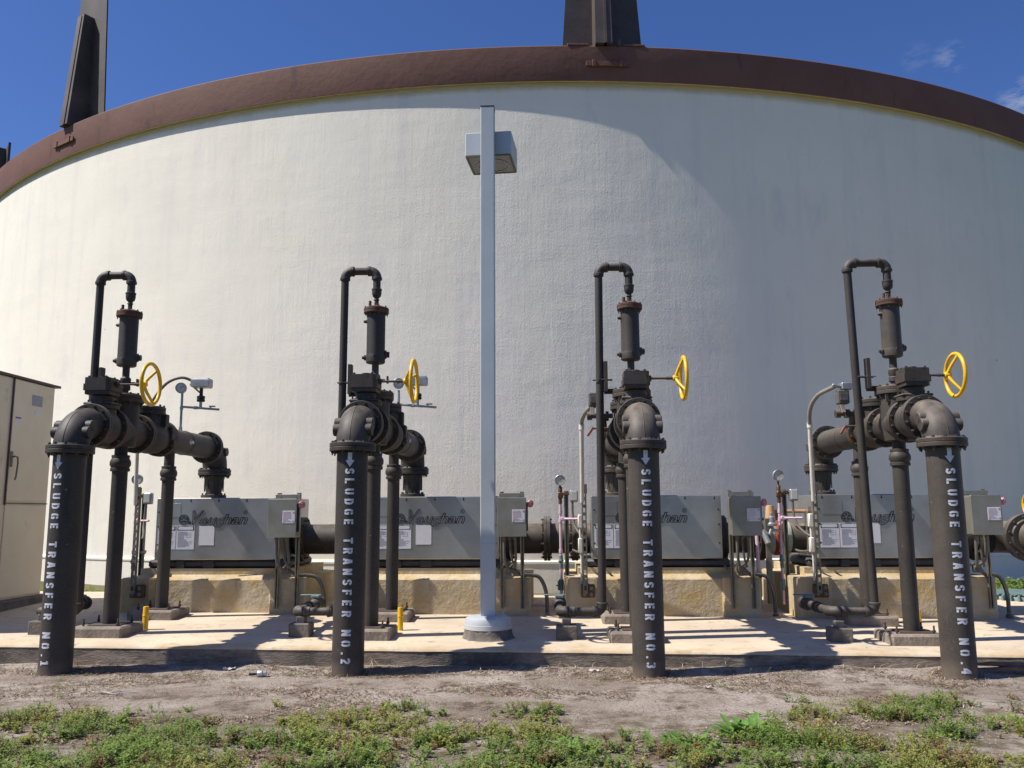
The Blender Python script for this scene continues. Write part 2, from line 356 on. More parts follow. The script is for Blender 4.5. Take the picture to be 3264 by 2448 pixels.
M['darkStraw']=simple('brown_chips',(.10,.064,.038),.9,0,(.06,.042,.028),8)
M['paleStraw']=simple('pale_straw',(.50,.42,.31),.9,0,(.36,.28,.19),9)

# ------------------------------------------------------------------ setting
def slab_z(x,y): return .185+.03*(y-9.45)-.008*x
def ground_z(x,y):
    n=noise.noise(V((x*.9,y*.9,0)))*.018+noise.noise(V((x*3.1,y*3.1,4)))*.010+noise.noise(V((x*9,y*9,2)))*.005
    base=0
    if y>13.5: base=.2*min(1,(y-13.5)/.6)
    near=max(0,1-abs(y-9.36)/.28)*(.022+.05*max(0,noise.noise(V((x*1.3,8,1)))+.15)+.02*noise.noise(V((x*6,y*4,1))))
    return base+n*(1 if abs(x)<14 and y<20 else 0)+near
def axis(lo,hi,step,far):
    a=[];x=lo
    while x<=hi+1e-6: a.append(x); x+=step
    o=[];d=step*2; x=lo
    while x>-far: x-=d; d*=1.5; o.append(x)
    p=[];d=step*2;x=hi
    while x<far: x+=d; d*=1.5; p.append(x)
    return o[::-1]+a+p
xs=axis(-9,9,.09,900); ys=axis(4.6,9.5,.05,900)
g=MB(); g.v=[(x,y,ground_z(x,y)) for y in ys for x in xs]; W=len(xs)
g.f=[(j*W+i,j*W+i+1,(j+1)*W+i+1,(j+1)*W+i) for j in range(len(ys)-1) for i in range(W-1)]
struct('ground',g.mesh('ground',M['ground'],180))

# slab: top sheet, worn front edge, dark side
sl=MB(); sd=MB(); X0,X1=-16,16; n=260
fy=[]
for i in range(n+1):
    x=X0+(X1-X0)*i/n; w=noise.noise(V((x*1.7,0,3)))*.012+noise.noise(V((x*7,1,3)))*.005; fy.append((x,9.45+w,w))
P=[];F=[]
for x,y,w in fy:
    for yy,dz in ((y,-.028),(y+.012,-.010),(y+.035,0),(10.2,0),(11.5,0),(12.8,0),(14.15,0)):
        P.append((x,yy,slab_z(x,yy)+dz+(w*.25 if yy<9.6 else 0)))
for i in range(n):
    for k in range(6): F.append((i*7+k,(i+1)*7+k,(i+1)*7+k+1,i*7+k+1))
sl.add(P,F)
P=[];F=[]
for x,y,w in fy:
    for k in range(5):
        t=k/4; P.append((x,y+.004+noise.noise(V((x*5,t*2,9)))*.012*(1-abs(2*t-1)),(slab_z(x,y)-.029+w*.25)*(1-t)-.08*t))
for i in range(n):
    for k in range(4): F.append((i*5+k,i*5+k+1,(i+1)*5+k+1,(i+1)*5+k))
o=len(P); P+=[(X0,14.15,.33),(X1,14.15,.2),(X1,14.15,-.1),(X0,14.15,-.1)]; F.append((o,o+1,o+2,o+3))
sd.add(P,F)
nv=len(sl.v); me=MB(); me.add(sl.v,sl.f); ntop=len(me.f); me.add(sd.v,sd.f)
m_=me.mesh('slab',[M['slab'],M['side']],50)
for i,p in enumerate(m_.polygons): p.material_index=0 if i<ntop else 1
struct('slab',m_)

# ------------------------------------------------------------------ tank
tank=thing('storage_tank','huge round white stucco tank with brown coping filling the background','tank',(TCX,TCY,0))
def ring(prof,n=360,a0=-pi,a1=pi):
    b=MB(); k=len(prof); P=[];F=[]
    for i in range(n+1):
        a=a0+(a1-a0)*i/n
        for r,z in prof: P.append((r*sin(a),-r*cos(a),z))
    for i in range(n):
        for j in range(k-1): F.append((i*k+j,(i+1)*k+j,(i+1)*k+j+1,i*k+j+1))
    b.add(P,F); return b
link('wall',ring([(TR+.035,-.3),(TR+.035,.70),(TR+.05,.71),(TR+.05,.745),(TR,.775),(TR,3.5),(TR,6.5),(TR,10.02)],480).mesh('tank_wall',M['tank'],30),tank)
link('soffit',ring([(TR-.1,9.985),(TR+.001,9.985),(TR+.088,9.966),(TR+.088,9.99)],480).mesh('tank_soffit',M['soffit'],30),tank)
link('coping',ring([(TR+.084,9.962),(TR+.095,9.955),(TR+.10,9.972),(TR+.10,10.68),(TR+.085,10.70),(TR-.5,10.70),(TR-.5,10.3)],480).mesh('tank_coping',M['coping'],30),tank)
# dome roof hidden behind the coping
link('roof',ring([(TR-.45,10.35),(15,11.0),(8,11.45),(.01,11.6)],96).mesh('tank_roof',M['butt'],30),tank)
def buttress(az,h,w0,w1,ribh):
    b=MB(); a=radians(az); r=TR-.33
    out=V((sin(a),-cos(a),0)); tan=V((cos(a),sin(a),0)); o=out*r+V((0,0,10.70))
    b.prism([(-w0/2,0),(w0/2,0),(w1/2,h),(-w1/2,h)],o,tan,V((0,0,1)),out,.035)
    me=link('buttress',b.mesh('buttress_plate',M['butt'],30),tank)
    q=MB(); oo=o+out*.035
    q.wedge(oo-tan*.035,tan,out,.33,.28,ribh,.50,.26)
    q.wedge(oo+tan*.0+out*.02,tan,out,.05,.05,ribh-.03,.50,.26)
    link('rib',q.mesh('buttress_rib',M['butt'],30),me)
    s=MB()
    for x in(-w0*.33,w0*.36): s.box(o+tan*x+out*.22+V((0,0,.02)),(.42,.42,.04),.006,Matrix.Rotation(a,3,'Z'))
    for x in(-.15,.28): s.cyl(o+tan*x+out*.42,o+tan*x+out*.42+V((0,0,.13)),.03)
    if az>0: link('anchor_plate',s.mesh('buttress_anchor',M['coping']),me)
buttress(4.8,5.0,1.62,.95,3.0); buttress(-31.15,5.0,1.62,.95,2.9)
def bracket(az,z):
    a=radians(az); R3=Matrix.Rotation(a,3,'Z'); c=V((sin(a),-cos(a),0))*(TR+.10+.03)
    b=MB(); b.box(c+V((0,0,z)),(.85,.035,.10),.005,R3)
    for t in(-.27,.27):
        p=c+R3@V((t,-.02,.01+z)); b.box(p+R3@V((0,.03,0)),(.06,.09,.14),.004,R3); b.lathe([(.02,0),(.02,.03)],p,-c,6)
    link('lifting_bracket',b.mesh('bracket',M['coping']),tank)
bracket(4.9,10.30); bracket(-31.4,10.30)
b=MB(); a=radians(-42.5); out=V((sin(a),-cos(a),0)); tan=V((cos(a),sin(a),0))
b.prism([(-.35,0),(.22,0),(.22,.75),(.1,.66),(-.2,.62)],out*(TR-.1)+V((0,0,10.7)),tan,V((0,0,1)),out,.06)
b.prism([(-.2,0),(.02,0),(.02,.62),(-.2,.55)],out*(TR-.04)+V((0,0,10.7)),tan,V((0,0,1)),out,.2)
link('stub_post',b.mesh('stub_post',M['butt'],30),tank)

# ------------------------------------------------------------------ stencil lettering
GL={'S':[[(.5,.73),(.44,.86),(.3,.9),(.16,.86),(.1,.73),(.15,.6),(.26,.545)],[(.34,.47),(.46,.41),(.5,.28),(.44,.14),(.3,.1),(.16,.14),(.1,.27)]],
'L':[[(.1,1),(.1,0)],[(.25,.1),(.52,.1)]],'U':[[(.1,1),(.1,.3),(.15,.16),(.26,.1)],[(.35,.1),(.45,.16),(.5,.3),(.5,1)]],
'D':[[(.1,0),(.1,1)],[(.25,.9),(.37,.87),(.47,.75),(.5,.5),(.47,.25),(.37,.13),(.25,.1)]],
'G':[[(.26,.9),(.16,.85),(.1,.67),(.1,.33),(.16,.15),(.26,.1)],[(.35,.9),(.45,.85),(.5,.70)],[(.35,.1),(.47,.14),(.5,.3),(.5,.44),(.33,.44)]],
'E':[[(.1,0),(.1,1)],[(.25,.9),(.52,.9)],[(.25,.5),(.46,.5)],[(.25,.1),(.52,.1)]],'T':[[(.3,0),(.3,.76)],[(.0,.9),(.6,.9)]],
'R':[[(.1,0),(.1,1)],[(.25,.9),(.4,.89),(.5,.8),(.5,.65),(.4,.55),(.25,.53)],[(.34,.44),(.5,0)]],
'A':[[(.08,0),(.26,1)],[(.52,0),(.35,1)],[(.24,.3),(.38,.3)]],'N':[[(.09,0),(.09,1)],[(.51,0),(.51,1)],[(.16,.9),(.44,.1)]],
'F':[[(.1,0),(.1,1)],[(.25,.9),(.52,.9)],[(.25,.5),(.46,.5)]],
'O':[[(.26,.9),(.16,.85),(.1,.67),(.1,.33),(.16,.15),(.26,.1)],[(.35,.9),(.45,.85),(.5,.67),(.5,.33),(.45,.15),(.35,.1)]],
'.':[[(.2,.0),(.2,.2)]],'1':[[(.34,0),(.34,1)],[(.14,.76),(.24,.88)],[(.12,.1),(.22,.1)],[(.46,.1),(.56,.1)]],
'2':[[(.1,.72),(.16,.86),(.3,.9),(.44,.86),(.5,.72),(.44,.56),(.2,.28)],[(.1,.1),(.54,.1)]],
'3':[[(.1,.75),(.17,.87),(.27,.9)],[(.35,.9),(.46,.85),(.5,.72),(.45,.57),(.32,.52)],[(.38,.47),(.5,.38),(.49,.22),(.42,.12),(.33,.1)],[(.25,.1),(.15,.14),(.1,.26)]],
'4':[[(.42,0),(.42,.24)],[(.42,.42),(.42,1)],[(.33,.86),(.08,.42)],[(.02,.32),(.56,.32)]]}
def ribbon(pts,w):
    # subdivide, offset both sides
    q=[];pts=[V(p) for p in pts]
    for a,b in zip(pts,pts[1:]):
        k=max(1,int((b-a).length/.06))
        q+=[a+(b-a)*i/k for i in range(k)]
    q.append(pts[-1]); L=[];R=[]
    for i,p in enumerate(q):
        t=(q[min(i+1,len(q)-1)]-q[max(i-1,0)]).normalized(); nn=V((-t.y,t.x)); L.append(p+nn*w/2); R.append(p-nn*w/2)
    return L,R
def lettering(text,r,az,z0,pitch):
    b=MB(); H=.096; s=0
    def pt(x,y,sv): # x: along reading dir (down), y: letter up -> +X side
        a=az+(y-.5)*H/r; return (r*sin(a),-r*cos(a),z0-sv-x*H)
    for ch in text:
        if ch==' ': s+=.78*pitch; continue
        if ch=='.': s+=.0
        for st in GL[ch]:
            L,R=ribbon(st,.215)
            # split across so the strip follows the round pipe
            P=[];
            for l,rr in zip(L,R):
                for k in range(4):
                    p=l+(rr-l)*k/3; P.append(pt(p.x,p.y,s))
            F=[(i*4+k,(i+1)*4+k,(i+1)*4+k+1,i*4+k+1) for i in range(len(L)-1) for k in range(3)]
            b.add(P,F)
        s+=pitch if ch!='.' else .62*pitch
    # arrow
    def ap(x,z): a=az+x/r; return (r*sin(a),-r*cos(a),z)
    P=[];F=[]
    rows=[(2.252,.022),(2.20,.022),(2.160,.022),(2.159,.047),(2.135,.031),(2.112,.016),(2.090,.001)]
    for z,w in rows:
        for k in range(5): P.append(ap(-w+2*w*k/4,z))
    for i in range(len(rows)-1):
        for k in range(4): F.append((i*5+k,(i+1)*5+k,(i+1)*5+k+1,i*5+k+1))
    b.add(P,F); return b

# ------------------------------------------------------------------ sludge pipe assembly (origin at riser foot)
ZA=2.605; AX=[-5.119+3.042*k for k in range(4)]; YF=9.18; FO=-.11
def M_(mb,name,mat='pipe',ang=35): return mb.mesh(name,M[mat] if isinstance(mat,str) else mat,ang)
PM={}
b=MB(); b.lathe([(.162,-.12),(.162,1.0),(.162,2.256)],(0,0,0),(0,0,1),40); PM['riser']=M_(b,'riser')
b=MB(); b.flange((0,0,2.302),(0,0,1)); PM['flange']=M_(b,'flange','flange')
b=MB(); b.flange((0,0,0),(0,1,0)); PM['vflange']=M_(b,'flange_upright','flange')
def elbow_mesh(front):
    b=MB(); sg=1 if front else -1
    c=(0,.305*sg,2.302)
    # from vertical leg to horizontal leg
    b.arc(c,(0,-sg,0),(0,0,1),.305,.178,14,32)
    n=14; b.tube([V(c)+(V((0,-sg,0))*cos(pi/2*i/n)+V((0,0,1))*sin(pi/2*i/n))*(.305+.176) for i in range(1,n)],.006,6)
    for x in(-1,1):
        for t in((.8,.55) if front else (.8,)):
            p=V(c)+(V((0,-sg,0))*cos(t)+V((0,0,1))*sin(t))*(.305+.05)
            b.lathe([(.066,0),(.066,.198),(.060,.205)],p,(x,0,0),20)
    if front: b.lathe([(.178,.30),(.178,.38)],(0,0,2.607),(0,1,0),32)
    else: b.lathe([(.178,-.06),(.178,0)],(0,0,2.302),(0,0,1),32)
    return M_(b,'elbow')
PM['elbow']=elbow_mesh(True); PM['belbow']=elbow_mesh(False)
b=MB(); b.lathe([(.17,-.19),(.19,-.12),(.205,-.04),(.205,.04),(.19,.10),(.17,.145)],(0,.495,ZA),(0,1,0),32)
b.lathe([(.15,.05),(.15,.20),(.18,.205),(.18,.245),(.12,.25),(.115,.35)],(0,.495,ZA),(0,0,1),28)
b.box((0,.495,ZA+.262),(.34,.25,.03),.012); b.bolts((0,.495,ZA+.26),(0,0,1),.15,8,-.035,.045,.013)
b.box((0,.495,ZA-.2),(.14,.2,.06),.01); PM['valve']=M_(b,'valve_body')
b=MB(); b.prism([(-.135,-.16),(.10,-.16),(.135,-.12),(.135,.12),(.10,.16),(-.08,.16),(-.135,.09)],(0,.495,2.965),(1,0,0),(0,1,0),(0,0,1),.045)
b.prism([(-.15,-.17),(.11,-.17),(.15,-.13),(.15,.13),(.11,.17),(-.09,.17),(-.15,.10)],(0,.495,3.01),(1,0,0),(0,1,0),(0,0,1),.075)
b.prism([(-.14,-.16),(.10,-.16),(.14,-.12),(.14,.12),(.10,.16),(-.08,.16),(-.14,.09)],(0,.495,3.085),(1,0,0),(0,1,0),(0,0,1),.075)
for x,y in((-.11,-.13),(.09,-.13),(.11,0.02),(.08,.13),(-.07,.13),(-.115,0)): b.lathe([(.014,0),(.014,.02)],(x,.495+y,3.16),(0,0,1),6)
b.lathe([(.05,0),(.05,.03)],(0,.495,3.16),(0,0,1),16); b.cyl((.13,.495,3.095),(.175,.495,3.095),.035); PM['gear']=M_(b,'gearbox','flange')
def stem_mesh(x1): b=MB(); b.cyl((.17,.495,3.095),(x1,.495,3.095),.013); b.cyl((x1-.12,.495,3.095),(x1,.495,3.095),.017); return M_(b,'stem','rod')
def wheel_mesh():
    b=MB(); b.torus((0,0,0),(1,0,0),.235,.0215,56,12); b.lathe([(.026,-.12),(.034,-.11),(.034,-.06),(.03,-.05)],(0,0,0),(1,0,0),18)
    for k in range(3):
        a=2*pi*k/3; d=V((0,sin(a),cos(a))); b.tube([V((-.085,0,0))+d*.02,V((-.06,0,0))+d*.10,V((-.006,0,0))+d*.222],[.020,.018,.015],10)
    return M_(b,'handwheel','yellow',60)
PM['wheel']=wheel_mesh()
# tee with blind flange
b=MB(); b.lathe([(.178,.69),(.178,1.31)],(0,0,ZA),(0,1,0),32); b.lathe([(.178,0),(.178,.34)],(0,.99,ZA),(0,0,1),32); b.lathe([(.178,0),(.15,-.19)],(0,.99,ZA),(0,0,1),28)
PM['tee']=M_(b,'tee')
b=MB(); b.flange((0,.99,2.99),(0,0,1),.225,.042,12); PM['cover']=M_(b,'cover_flange','flange')
# check valve
b=MB(); b.lathe([(.175,1.39),(.205,1.50),(.225,1.66),(.205,1.85),(.175,1.96)],(0,0,ZA),(0,1,0),32)
b.lathe([(.17,0),(.17,.27)],(0,1.63,ZA),(0,0,1),28); b.lathe([(.205,.27),(.21,.275),(.21,.315)],(0,1.63,ZA),(0,0,1),32); b.lathe([(.205,.32),(.21,.325),(.21,.36),(.2,.37)],(0,1.63,ZA),(0,0,1),32); b.bolts((0,1.63,ZA+.315),(0,0,1),.185,10,-.06,.075,.014)
b.box((.20,1.9,ZA+.05),(.07,.12,.16),.01); b.box((.205,1.95,ZA-.06),(.06,.1,.1),.01); b.box((.18,1.7,ZA+.2),(.10,.10,.16),.01); PM['check']=M_(b,'check_valve')
b=MB(); b.lathe([(.165,2.0),(.165,3.62)],(0,0,ZA),(0,1,0),36); b.torus((0,2.72,ZA),(0,1,0),.165,.006,36,6); PM['spool']=M_(b,'spool')
b=MB(); b.lathe([(.18,1.865),(.185,1.87),(.185,1.905),(.115,1.915),(.112,1.94),(.150,2.17),(.155,2.206)],(0,3.925,0),(0,0,1),32); b.bolts((0,3.925,1.885),(0,0,1),.16,8,-.03,.045,.014)
for k in range(10):
    a=2*pi*k/10; b.box((.140*cos(a),3.925+.140*sin(a),2.06),(.014,.014,.20),.003)
PM['reducer']=M_(b,'reducer')
def post_mesh(y,r,zt,z0):
    b=MB(); b.cyl((0,y,z0),(0,y,zt),r,None,24)
    b.lathe([(r+.018,zt-.03),(r+.022,zt-.025),(r+.022,zt+.005),(r+.012,zt+.01),(r+.03,zt+.045),(r+.03,zt+.085),(r+.008,zt+.13),(r+.014,zt+.135),(r+.014,zt+.16),(r-.01,zt+.165)],(0,y,0),(0,0,1),24)
    b.cyl((0,y,zt+.15),(0,y,2.46),r*.84,None,22)
    return M_(b,'support_post')
PM['postA']=post_mesh(.99,.088,2.155,.25); PM['postB']=post_mesh(2.32,.08,2.095,.28)
# air valve
b=MB(); b.cyl((0,.99,3.03),(0,.99,3.42),.042); b.lathe([(.056,3.10),(.06,3.105),(.06,3.15),(.05,3.16),(.062,3.2),(.062,3.24),(.046,3.26)],(0,.99,0),(0,0,1),16); b.cyl((-.02,.99,3.18),(.12,.99,3.18),.02); PM['nipple']=M_(b,'nipple')
b=MB(); b.box((.15,.99,3.19),(.02,.05,.09),.004); PM['tag']=M_(b,'valve_tag','brass')
b=MB(); b.lathe([(.06,3.385),(.10,3.39),(.113,3.40),(.116,3.46),(.112,3.48),(.11,3.50),(.11,4.0)],(0,.99,0),(0,0,1),32)
b.lathe([(.034,.09),(.034,.135),(.02,.137),(.02,.16)],(0,.99,3.46),(-1,-.1,0),14); b.lathe([(.052,.08),(.052,.13),(.036,.132),(.036,.165)],(0,.99,3.50),(1,.2,0),14); b.lathe([(.022,.1),(.022,.135),(.012,.15)],(0,.99,3.90),(-1,-.2,0),10); b.lathe([(.025,.1),(.025,.118)],(0,.99,3.46),(.2,-1,0),14)
PM['can']=M_(b,'air_valve')
b=MB(); b.lathe([(.145,4.0),(.15,4.004),(.15,4.028),(.146,4.032),(.15,4.036),(.15,4.06),(.14,4.066),(.08,4.09),(.03,4.10)],(0,.99,0),(0,0,1),32); b.bolts((0,.99,4.03),(0,0,1),.133,8,-.04,.05,.011); b.cyl((-.07,.95,4.06),(-.07,.95,4.15),.018,None,8); b.lathe([(.028,4.09),(.028,4.14)],(0,.99,0),(0,0,1),6); PM['cap']=M_(b,'cap','rust')
def vent_mesh(lean):
    b=MB(); r=.046; zt=4.53; xl=-.39; y=.99
    def fit(p,d,rr=.062): p=V(p);d=V(d); b.lathe([(rr-.006,-.018),(rr,-.014),(rr,.014),(rr-.006,.018)],p,d,20)
    b.cyl((0,y,4.13),(0,y,4.2),.026,None,14); b.torus((0,y,4.17),(0,0,1),.028,.008,16,6)
    b.lathe([(.03,4.195),(.05,4.215),(.058,4.25),(.058,4.285),(.062,4.288),(.062,4.305),(.05,4.31)],(0,y,0),(0,0,1),20)
    b.cyl((0,y,4.30),(0,y,4.44),r,None,18); fit((0,y,4.435),(0,0,1))
    b.arc((-.09,y,4.44),(1,0,0),(0,0,1),.09,.056,8,18); fit((-.095,y,zt),(1,0,0))
    xa=xl-lean
    b.cyl((-.09,y,zt),(xa+.09,y,zt),r,None,18); fit((xa+.095,y,zt),(1,0,0))
    b.arc((xa+.09,y,4.44),(-1,0,0),(0,0,1),.09,.056,8,18); fit((xa,y,4.435),(0,0,1))
    b.cyl((xa,y,4.44),(xl,y,.58),r,None,18); fit((xl,y,.585),(0,0,1))
    b.arc((xl-.09,y,.59),(1,0,0),(0,0,-1),.09,.056,8,18); fit((xl-.095,y,.5),(1,0,0))
    return M_(b,'vent_pipe')
def drain_mesh():
    b=MB(); r=.046; y=.99; z=.5
    def fit(p,d,rr=.06): b.lathe([(rr-.006,-.02),(rr,-.015),(rr,.015),(rr-.006,.02)],p,d,20)
    b.cyl((-.47,y,z),(-.78,y,z),r,None,18); b.cyl((-.78,y,z),(-.70,y,z),.056); fit((-.76,y,z),(1,0,0))
    b.arc((-.78,y+.09,z),(0,-1,0),(-1,0,0),.09,.058,8,18); fit((-.87,y+.10,z),(0,1,0))
    b.cyl((-.87,y+.09,z),(-.87,y+.86,z),r,None,18); fit((-.87,y+.40,z),(0,1,0)); fit((-.87,y+.55,z),(0,1,0),.066)
    b.lathe([(.05,0),(.07,.02),(.07,.10),(.085,.12),(.085,.15),(.06,.17),(.06,.2),(.085,.22),(.085,.25),(.04,.30)],(-.87,y+.8,z),(0,1,0),20)
    return M_(b,'drain_pipe')
PM['drain']=drain_mesh()
b=MB(); b.box((-.87,1.88,.59),(.11,.16,.04),.01); b.box((-.93,1.84,.61),(.26,.05,.018),.006); b.cyl((-.87,1.88,.55),(-.87,1.88,.6),.03); PM['dvalve']=M_(b,'drain_valve','teal')
b=MB(); b.box((-.30,.99,3.2),(.045,.09,.36),.003); b.box((-.15,.99,3.045),(.34,.06,.012),.002); b.box((-.15,1.015,3.02),(.34,.010,.05),.002)
b.torus((-.40,.99,3.16),(0,0,1),.052,.006,20,6); b.cyl((-.36,.95,3.16),(-.22,.95,3.16),.006,None,8); b.cyl((-.36,1.03,3.16),(-.22,1.03,3.16),.006,None,8); b.box((-.13,.86,2.93),(.07,.02,.16),.003); PM['bracket']=M_(b,'bracket')
# limit switch and lever (units 3 and 4)
b=MB(); b.cyl((-.18,1.6,2.80),(-.50,1.6,2.80),.03); b.lathe([(.05,0),(.05,.06)],(-.44,1.6,2.80),(-1,0,0),14); b.box((-.36,1.6,2.80),(.06,.09,.10),.01)
b.box((-.44,1.52,2.87),(.05,.035,.20),.006,Matrix.Rotation(radians(-35),3,'X')); b.cyl((-.30,1.6,2.78),(-.28,1.7,2.62),.035); b.cyl((-.25,1.62,2.86),(-.25,1.62,2.74),.02); b.cyl((-.455,1.44,2.63),(-.12,1.45,2.63),.012); PM['lever']=M_(b,'lever')
b=MB(); b.box((-.41,1.58,3.0),(.14,.12,.17),.012); b.box((-.41,1.515,3.0),(.10,.012,.09),.004); b.cyl((-.41,1.58,2.90),(-.41,1.58,2.93),.02); PM['switch']=M_(b,'limit_switch','hose')
b=MB(); b.box((-.36,1.58,3.135),(.13,.12,.09),.012); b.cyl((-.43,1.56,3.13),(-.53,1.56,3.15),.022); PM['swhead']=M_(b,'switch_cover','bronze')
b=MB(); b.box((-.47,1.43,2.59),(.028,.02,.13),.004,Matrix.Rotation(radians(35),3,'Y')); PM['pull']=M_(b,'lever_handle','orange')
# gauge cluster (units 1 and 2)
b=MB(); b.cyl((0,2.62,ZA+.15),(0,2.62,3.30),.017); b.lathe([(.026,0),(.026,.05)],(0,2.62,ZA+.16),(0,0,1),6); b.lathe([(.024,0),(.024,.04)],(0,2.62,3.06),(0,0,1),10)
b.cyl((0,2.62,3.10),(.52,2.66,3.06),.016); b.lathe([(.024,0),(.024,.05)],(.17,2.633,3.085),(1,0,0),10); b.cyl((.26,2.64,3.08),(.26,2.64,3.2),.02); b.box((.42,2.65,3.105),(.09,.02,.02),.004); b.cyl((.40,2.65,3.06),(.40,2.65,3.105),.01); b.cyl((.1,2.63,3.42),(.24,2.64,3.30),.012)
PM['tapping']=M_(b,'tapping_pipe','bronze')
b=MB(); b.lathe([(.05,0),(.055,.01),(.055,.035),(.03,.04),(.055,.045),(.055,.075),(.04,.085)],(.26,2.64,3.17),(0,0,1),18); b.cyl((.26,2.64,3.25),(.26,2.64,3.36),.024); PM['seal']=M_(b,'diaphragm_seal','black')
b=MB(); b.box((.27,2.64,3.43),(.24,.18,.13),.015); b.box((.27,2.55,3.42),(.26,.015,.10),.005); PM['xmit']=M_(b,'transmitter','bronze')
def gauge_meshes(R=.075):
    b=MB(); b.lathe([(R*.5,.05),(R*.98,.045),(R,.03),(R,-.012),(R*.93,-.016),(R*.90,-.006)],(0,0,0),(0,1,0),30,False); b.lathe([(R*.5,.045),(R*.5,.055)],(0,0,0),(0,1,0),20)
    case=M_(b,'gauge_case','bronze'); d=MB(); d.lathe([(R*.90,-.006),(R*.01,-.0065)],(0,0,0),(0,1,0),30,False); dial=M_(d,'gauge_dial','dial')
    n=MB()
    def bar(a,r0,r1,w):
        e=V((cos(a),0,sin(a)));t=V((-sin(a),0,cos(a)))*w/2; y=V((0,-.009,0)); n.quad(e*r0-t+y,e*r1-t+y,e*r1+t+y,e*r0+t+y)
    for k in range(21): bar(radians(-45+270*k/20),R*.70,R*.82,.0025)
    bar(radians(40),-R*.25,R*.66,.006); n.lathe([(R*.08,-.008),(R*.02,-.011)],(0,0,0),(0,1,0),10)
    return case,dial,M_(n,'gauge_needle','ink')
GA=gauge_meshes()
def gauge(parent,loc,rot=(0,0,0)):
    c=link('pressure_gauge',GA[0],parent,loc,rot); link('dial',GA[1],c); link('needle',GA[2],c); return c
b=MB(); # flow arrow painted on the spool's +X side, pointing to -Y
def sp(y,z): return (sqrt(.1665**2-(z)**2),y,ZA+z)
b.add([sp(2.62,-.022),sp(2.72,-.022),sp(2.72,.022),sp(2.62,.022),sp(2.62,-.045),sp(2.62,.045),sp(2.55,0)],[(0,1,2,3),(4,0,3,5,6)])
PM['arrow']=M_(b,'flow_arrow','white_st')
WX=[.55,.545,.535,.47]; WR=[1.42,1.0,.25,.45]; LEAN=[.0,.0,-.03,.07]; LAZ=[-11,4,2,-2]; LZ=[2.045,2.075,2.045,2.035]; LP=[.1038,.1040,.1040,.1062]
labels=['dark pipe and valves painted SLUDGE TRANSFER NO.1, nearest the cream cabinet','dark pipe and valves painted SLUDGE TRANSFER NO.2, left of the lamp pole','dark pipe and valves painted SLUDGE TRANSFER NO.3, right of the lamp pole','dark pipe and valves painted SLUDGE TRANSFER NO.4, in front of the shaded tank wall']
for k in range(4):
    t=thing('sludge_pipe',labels[k],'pipe',(AX[k],YF,0),'stencilled sludge transfer pipes')
    riser=link('riser',PM['riser'],t,(0,FO,0)); link('lettering',M_(lettering('SLUDGE TRANSFER NO.%d'%(k+1),.1645,radians(LAZ[k]),LZ[k],LP[k]),'lettering','white_st',180),riser)
    link('flange',PM['flange'],t,(0,FO,0)); link('elbow',PM['elbow'],t,(0,FO,0))
    for y in(.265,.665,1.35,2.0,3.57): link('flange',PM['vflange'],t,(0,y,ZA))
    v=link('plug_valve',PM['valve'],t); gx=link('gearbox',PM['gear'],v); link('stem',stem_mesh(WX[k]-.08),v)
    w=link('handwheel',PM['wheel'],t,(WX[k],.495,3.095),(WR[k],0,0))
    link('tee',PM['tee'],t); link('cover_flange',PM['cover'],t); link('check_valve',PM['check'],t); sp_=link('spool',PM['spool'],t)
    link('back_elbow',PM['belbow'],t,(0,3.925,0)); link('flange',PM['flange'],t,(0,3.925,-.055)); link('reducer',PM['reducer'],t)
    link('support_post',PM['postA'],t); link('support_post',PM['postB'],t)
    nip=link('nipple',PM['nipple'],t); link('valve_tag',PM['tag'],nip)
    can=link('air_valve',PM['can'],t); link('cap',PM['cap'],can); 
    link('vent_pipe',vent_mesh(LEAN[k]),t); dr=link('drain_pipe',PM['drain'],t); link('drain_valve',PM['dvalve'],dr); link('bracket',PM['bracket'],t)
    if k<2:
        tp=link('tapping_pipe',PM['tapping'],t); link('diaphragm_seal',PM['seal'],tp); link('transmitter',PM['xmit'],tp); gauge(tp,(0,2.59,3.39) if k else (-.01,2.59,3.36),(0,0,.25))
        link('flow_arrow',PM['arrow'],sp_)
        h=MB()
        if k==0: h.stube([(.15,2.60,3.46),(.0,2.56,3.50),(-.2,2.55,3.42),(-.38,2.57,3.2),(-.50,2.59,2.95),(-.53,2.60,2.6)],.02,10)
        if k==0: link('conduit',M_(h,'flexible_conduit','hose'),tp)
    else:
        lv=link('lever',PM['lever'],t); link('limit_switch',PM['switch'],lv); link('lever_handle',PM['pull'],lv)
        if k==3: link('switch_cover',PM['swhead'],lv)

# pads under the posts, blocks under the drains
b=MB(); b.box((0,0,0),(.60,.56,.30),.022); padA=b.mesh('pad',M['pad'],30)
b=MB()
for x in(-.2,.2):
    for y in(-.17,.17): b.cyl((x,y,.15),(x,y,.235),.011,None,8); b.lathe([(.022,0),(.022,.02)],(x,y,.165),(0,0,1),6)
b.box((.03,0,.156),(.36,.36,.014),.003)
studs=b.mesh('studs',M['rod'],30)
wh=['NO.1','NO.2','NO.3','NO.4']
for k in range(4):
    for y,z,nm in((.99,.352,'front'),(2.32,.385,'rear')):
        p=thing('concrete_pad','low grey concrete pad under the %s support post of pipe %s'%(nm,wh[k]),'concrete pad',(AX[k]-.03,YF+y,slab_z(AX[k],YF+y)+.11-.15),'concrete pads under the support posts',0,padA)
        link('anchor_studs',studs,p)
b=MB(); b.box((0,0,.075),(.24,.22,.17),.012); b.box((0,0,.19),(.10,.10,.09),.01); blk=b.mesh('block',M['darkpad'],30)
for k in range(4):
    thing('pipe_block','small dark concrete block propping the floor drain elbow of pipe %s'%wh[k],'concrete block',(AX[k]-.80,YF+.99,slab_z(AX[k],10.2)-.005),'blocks under the drain elbows',0,blk)

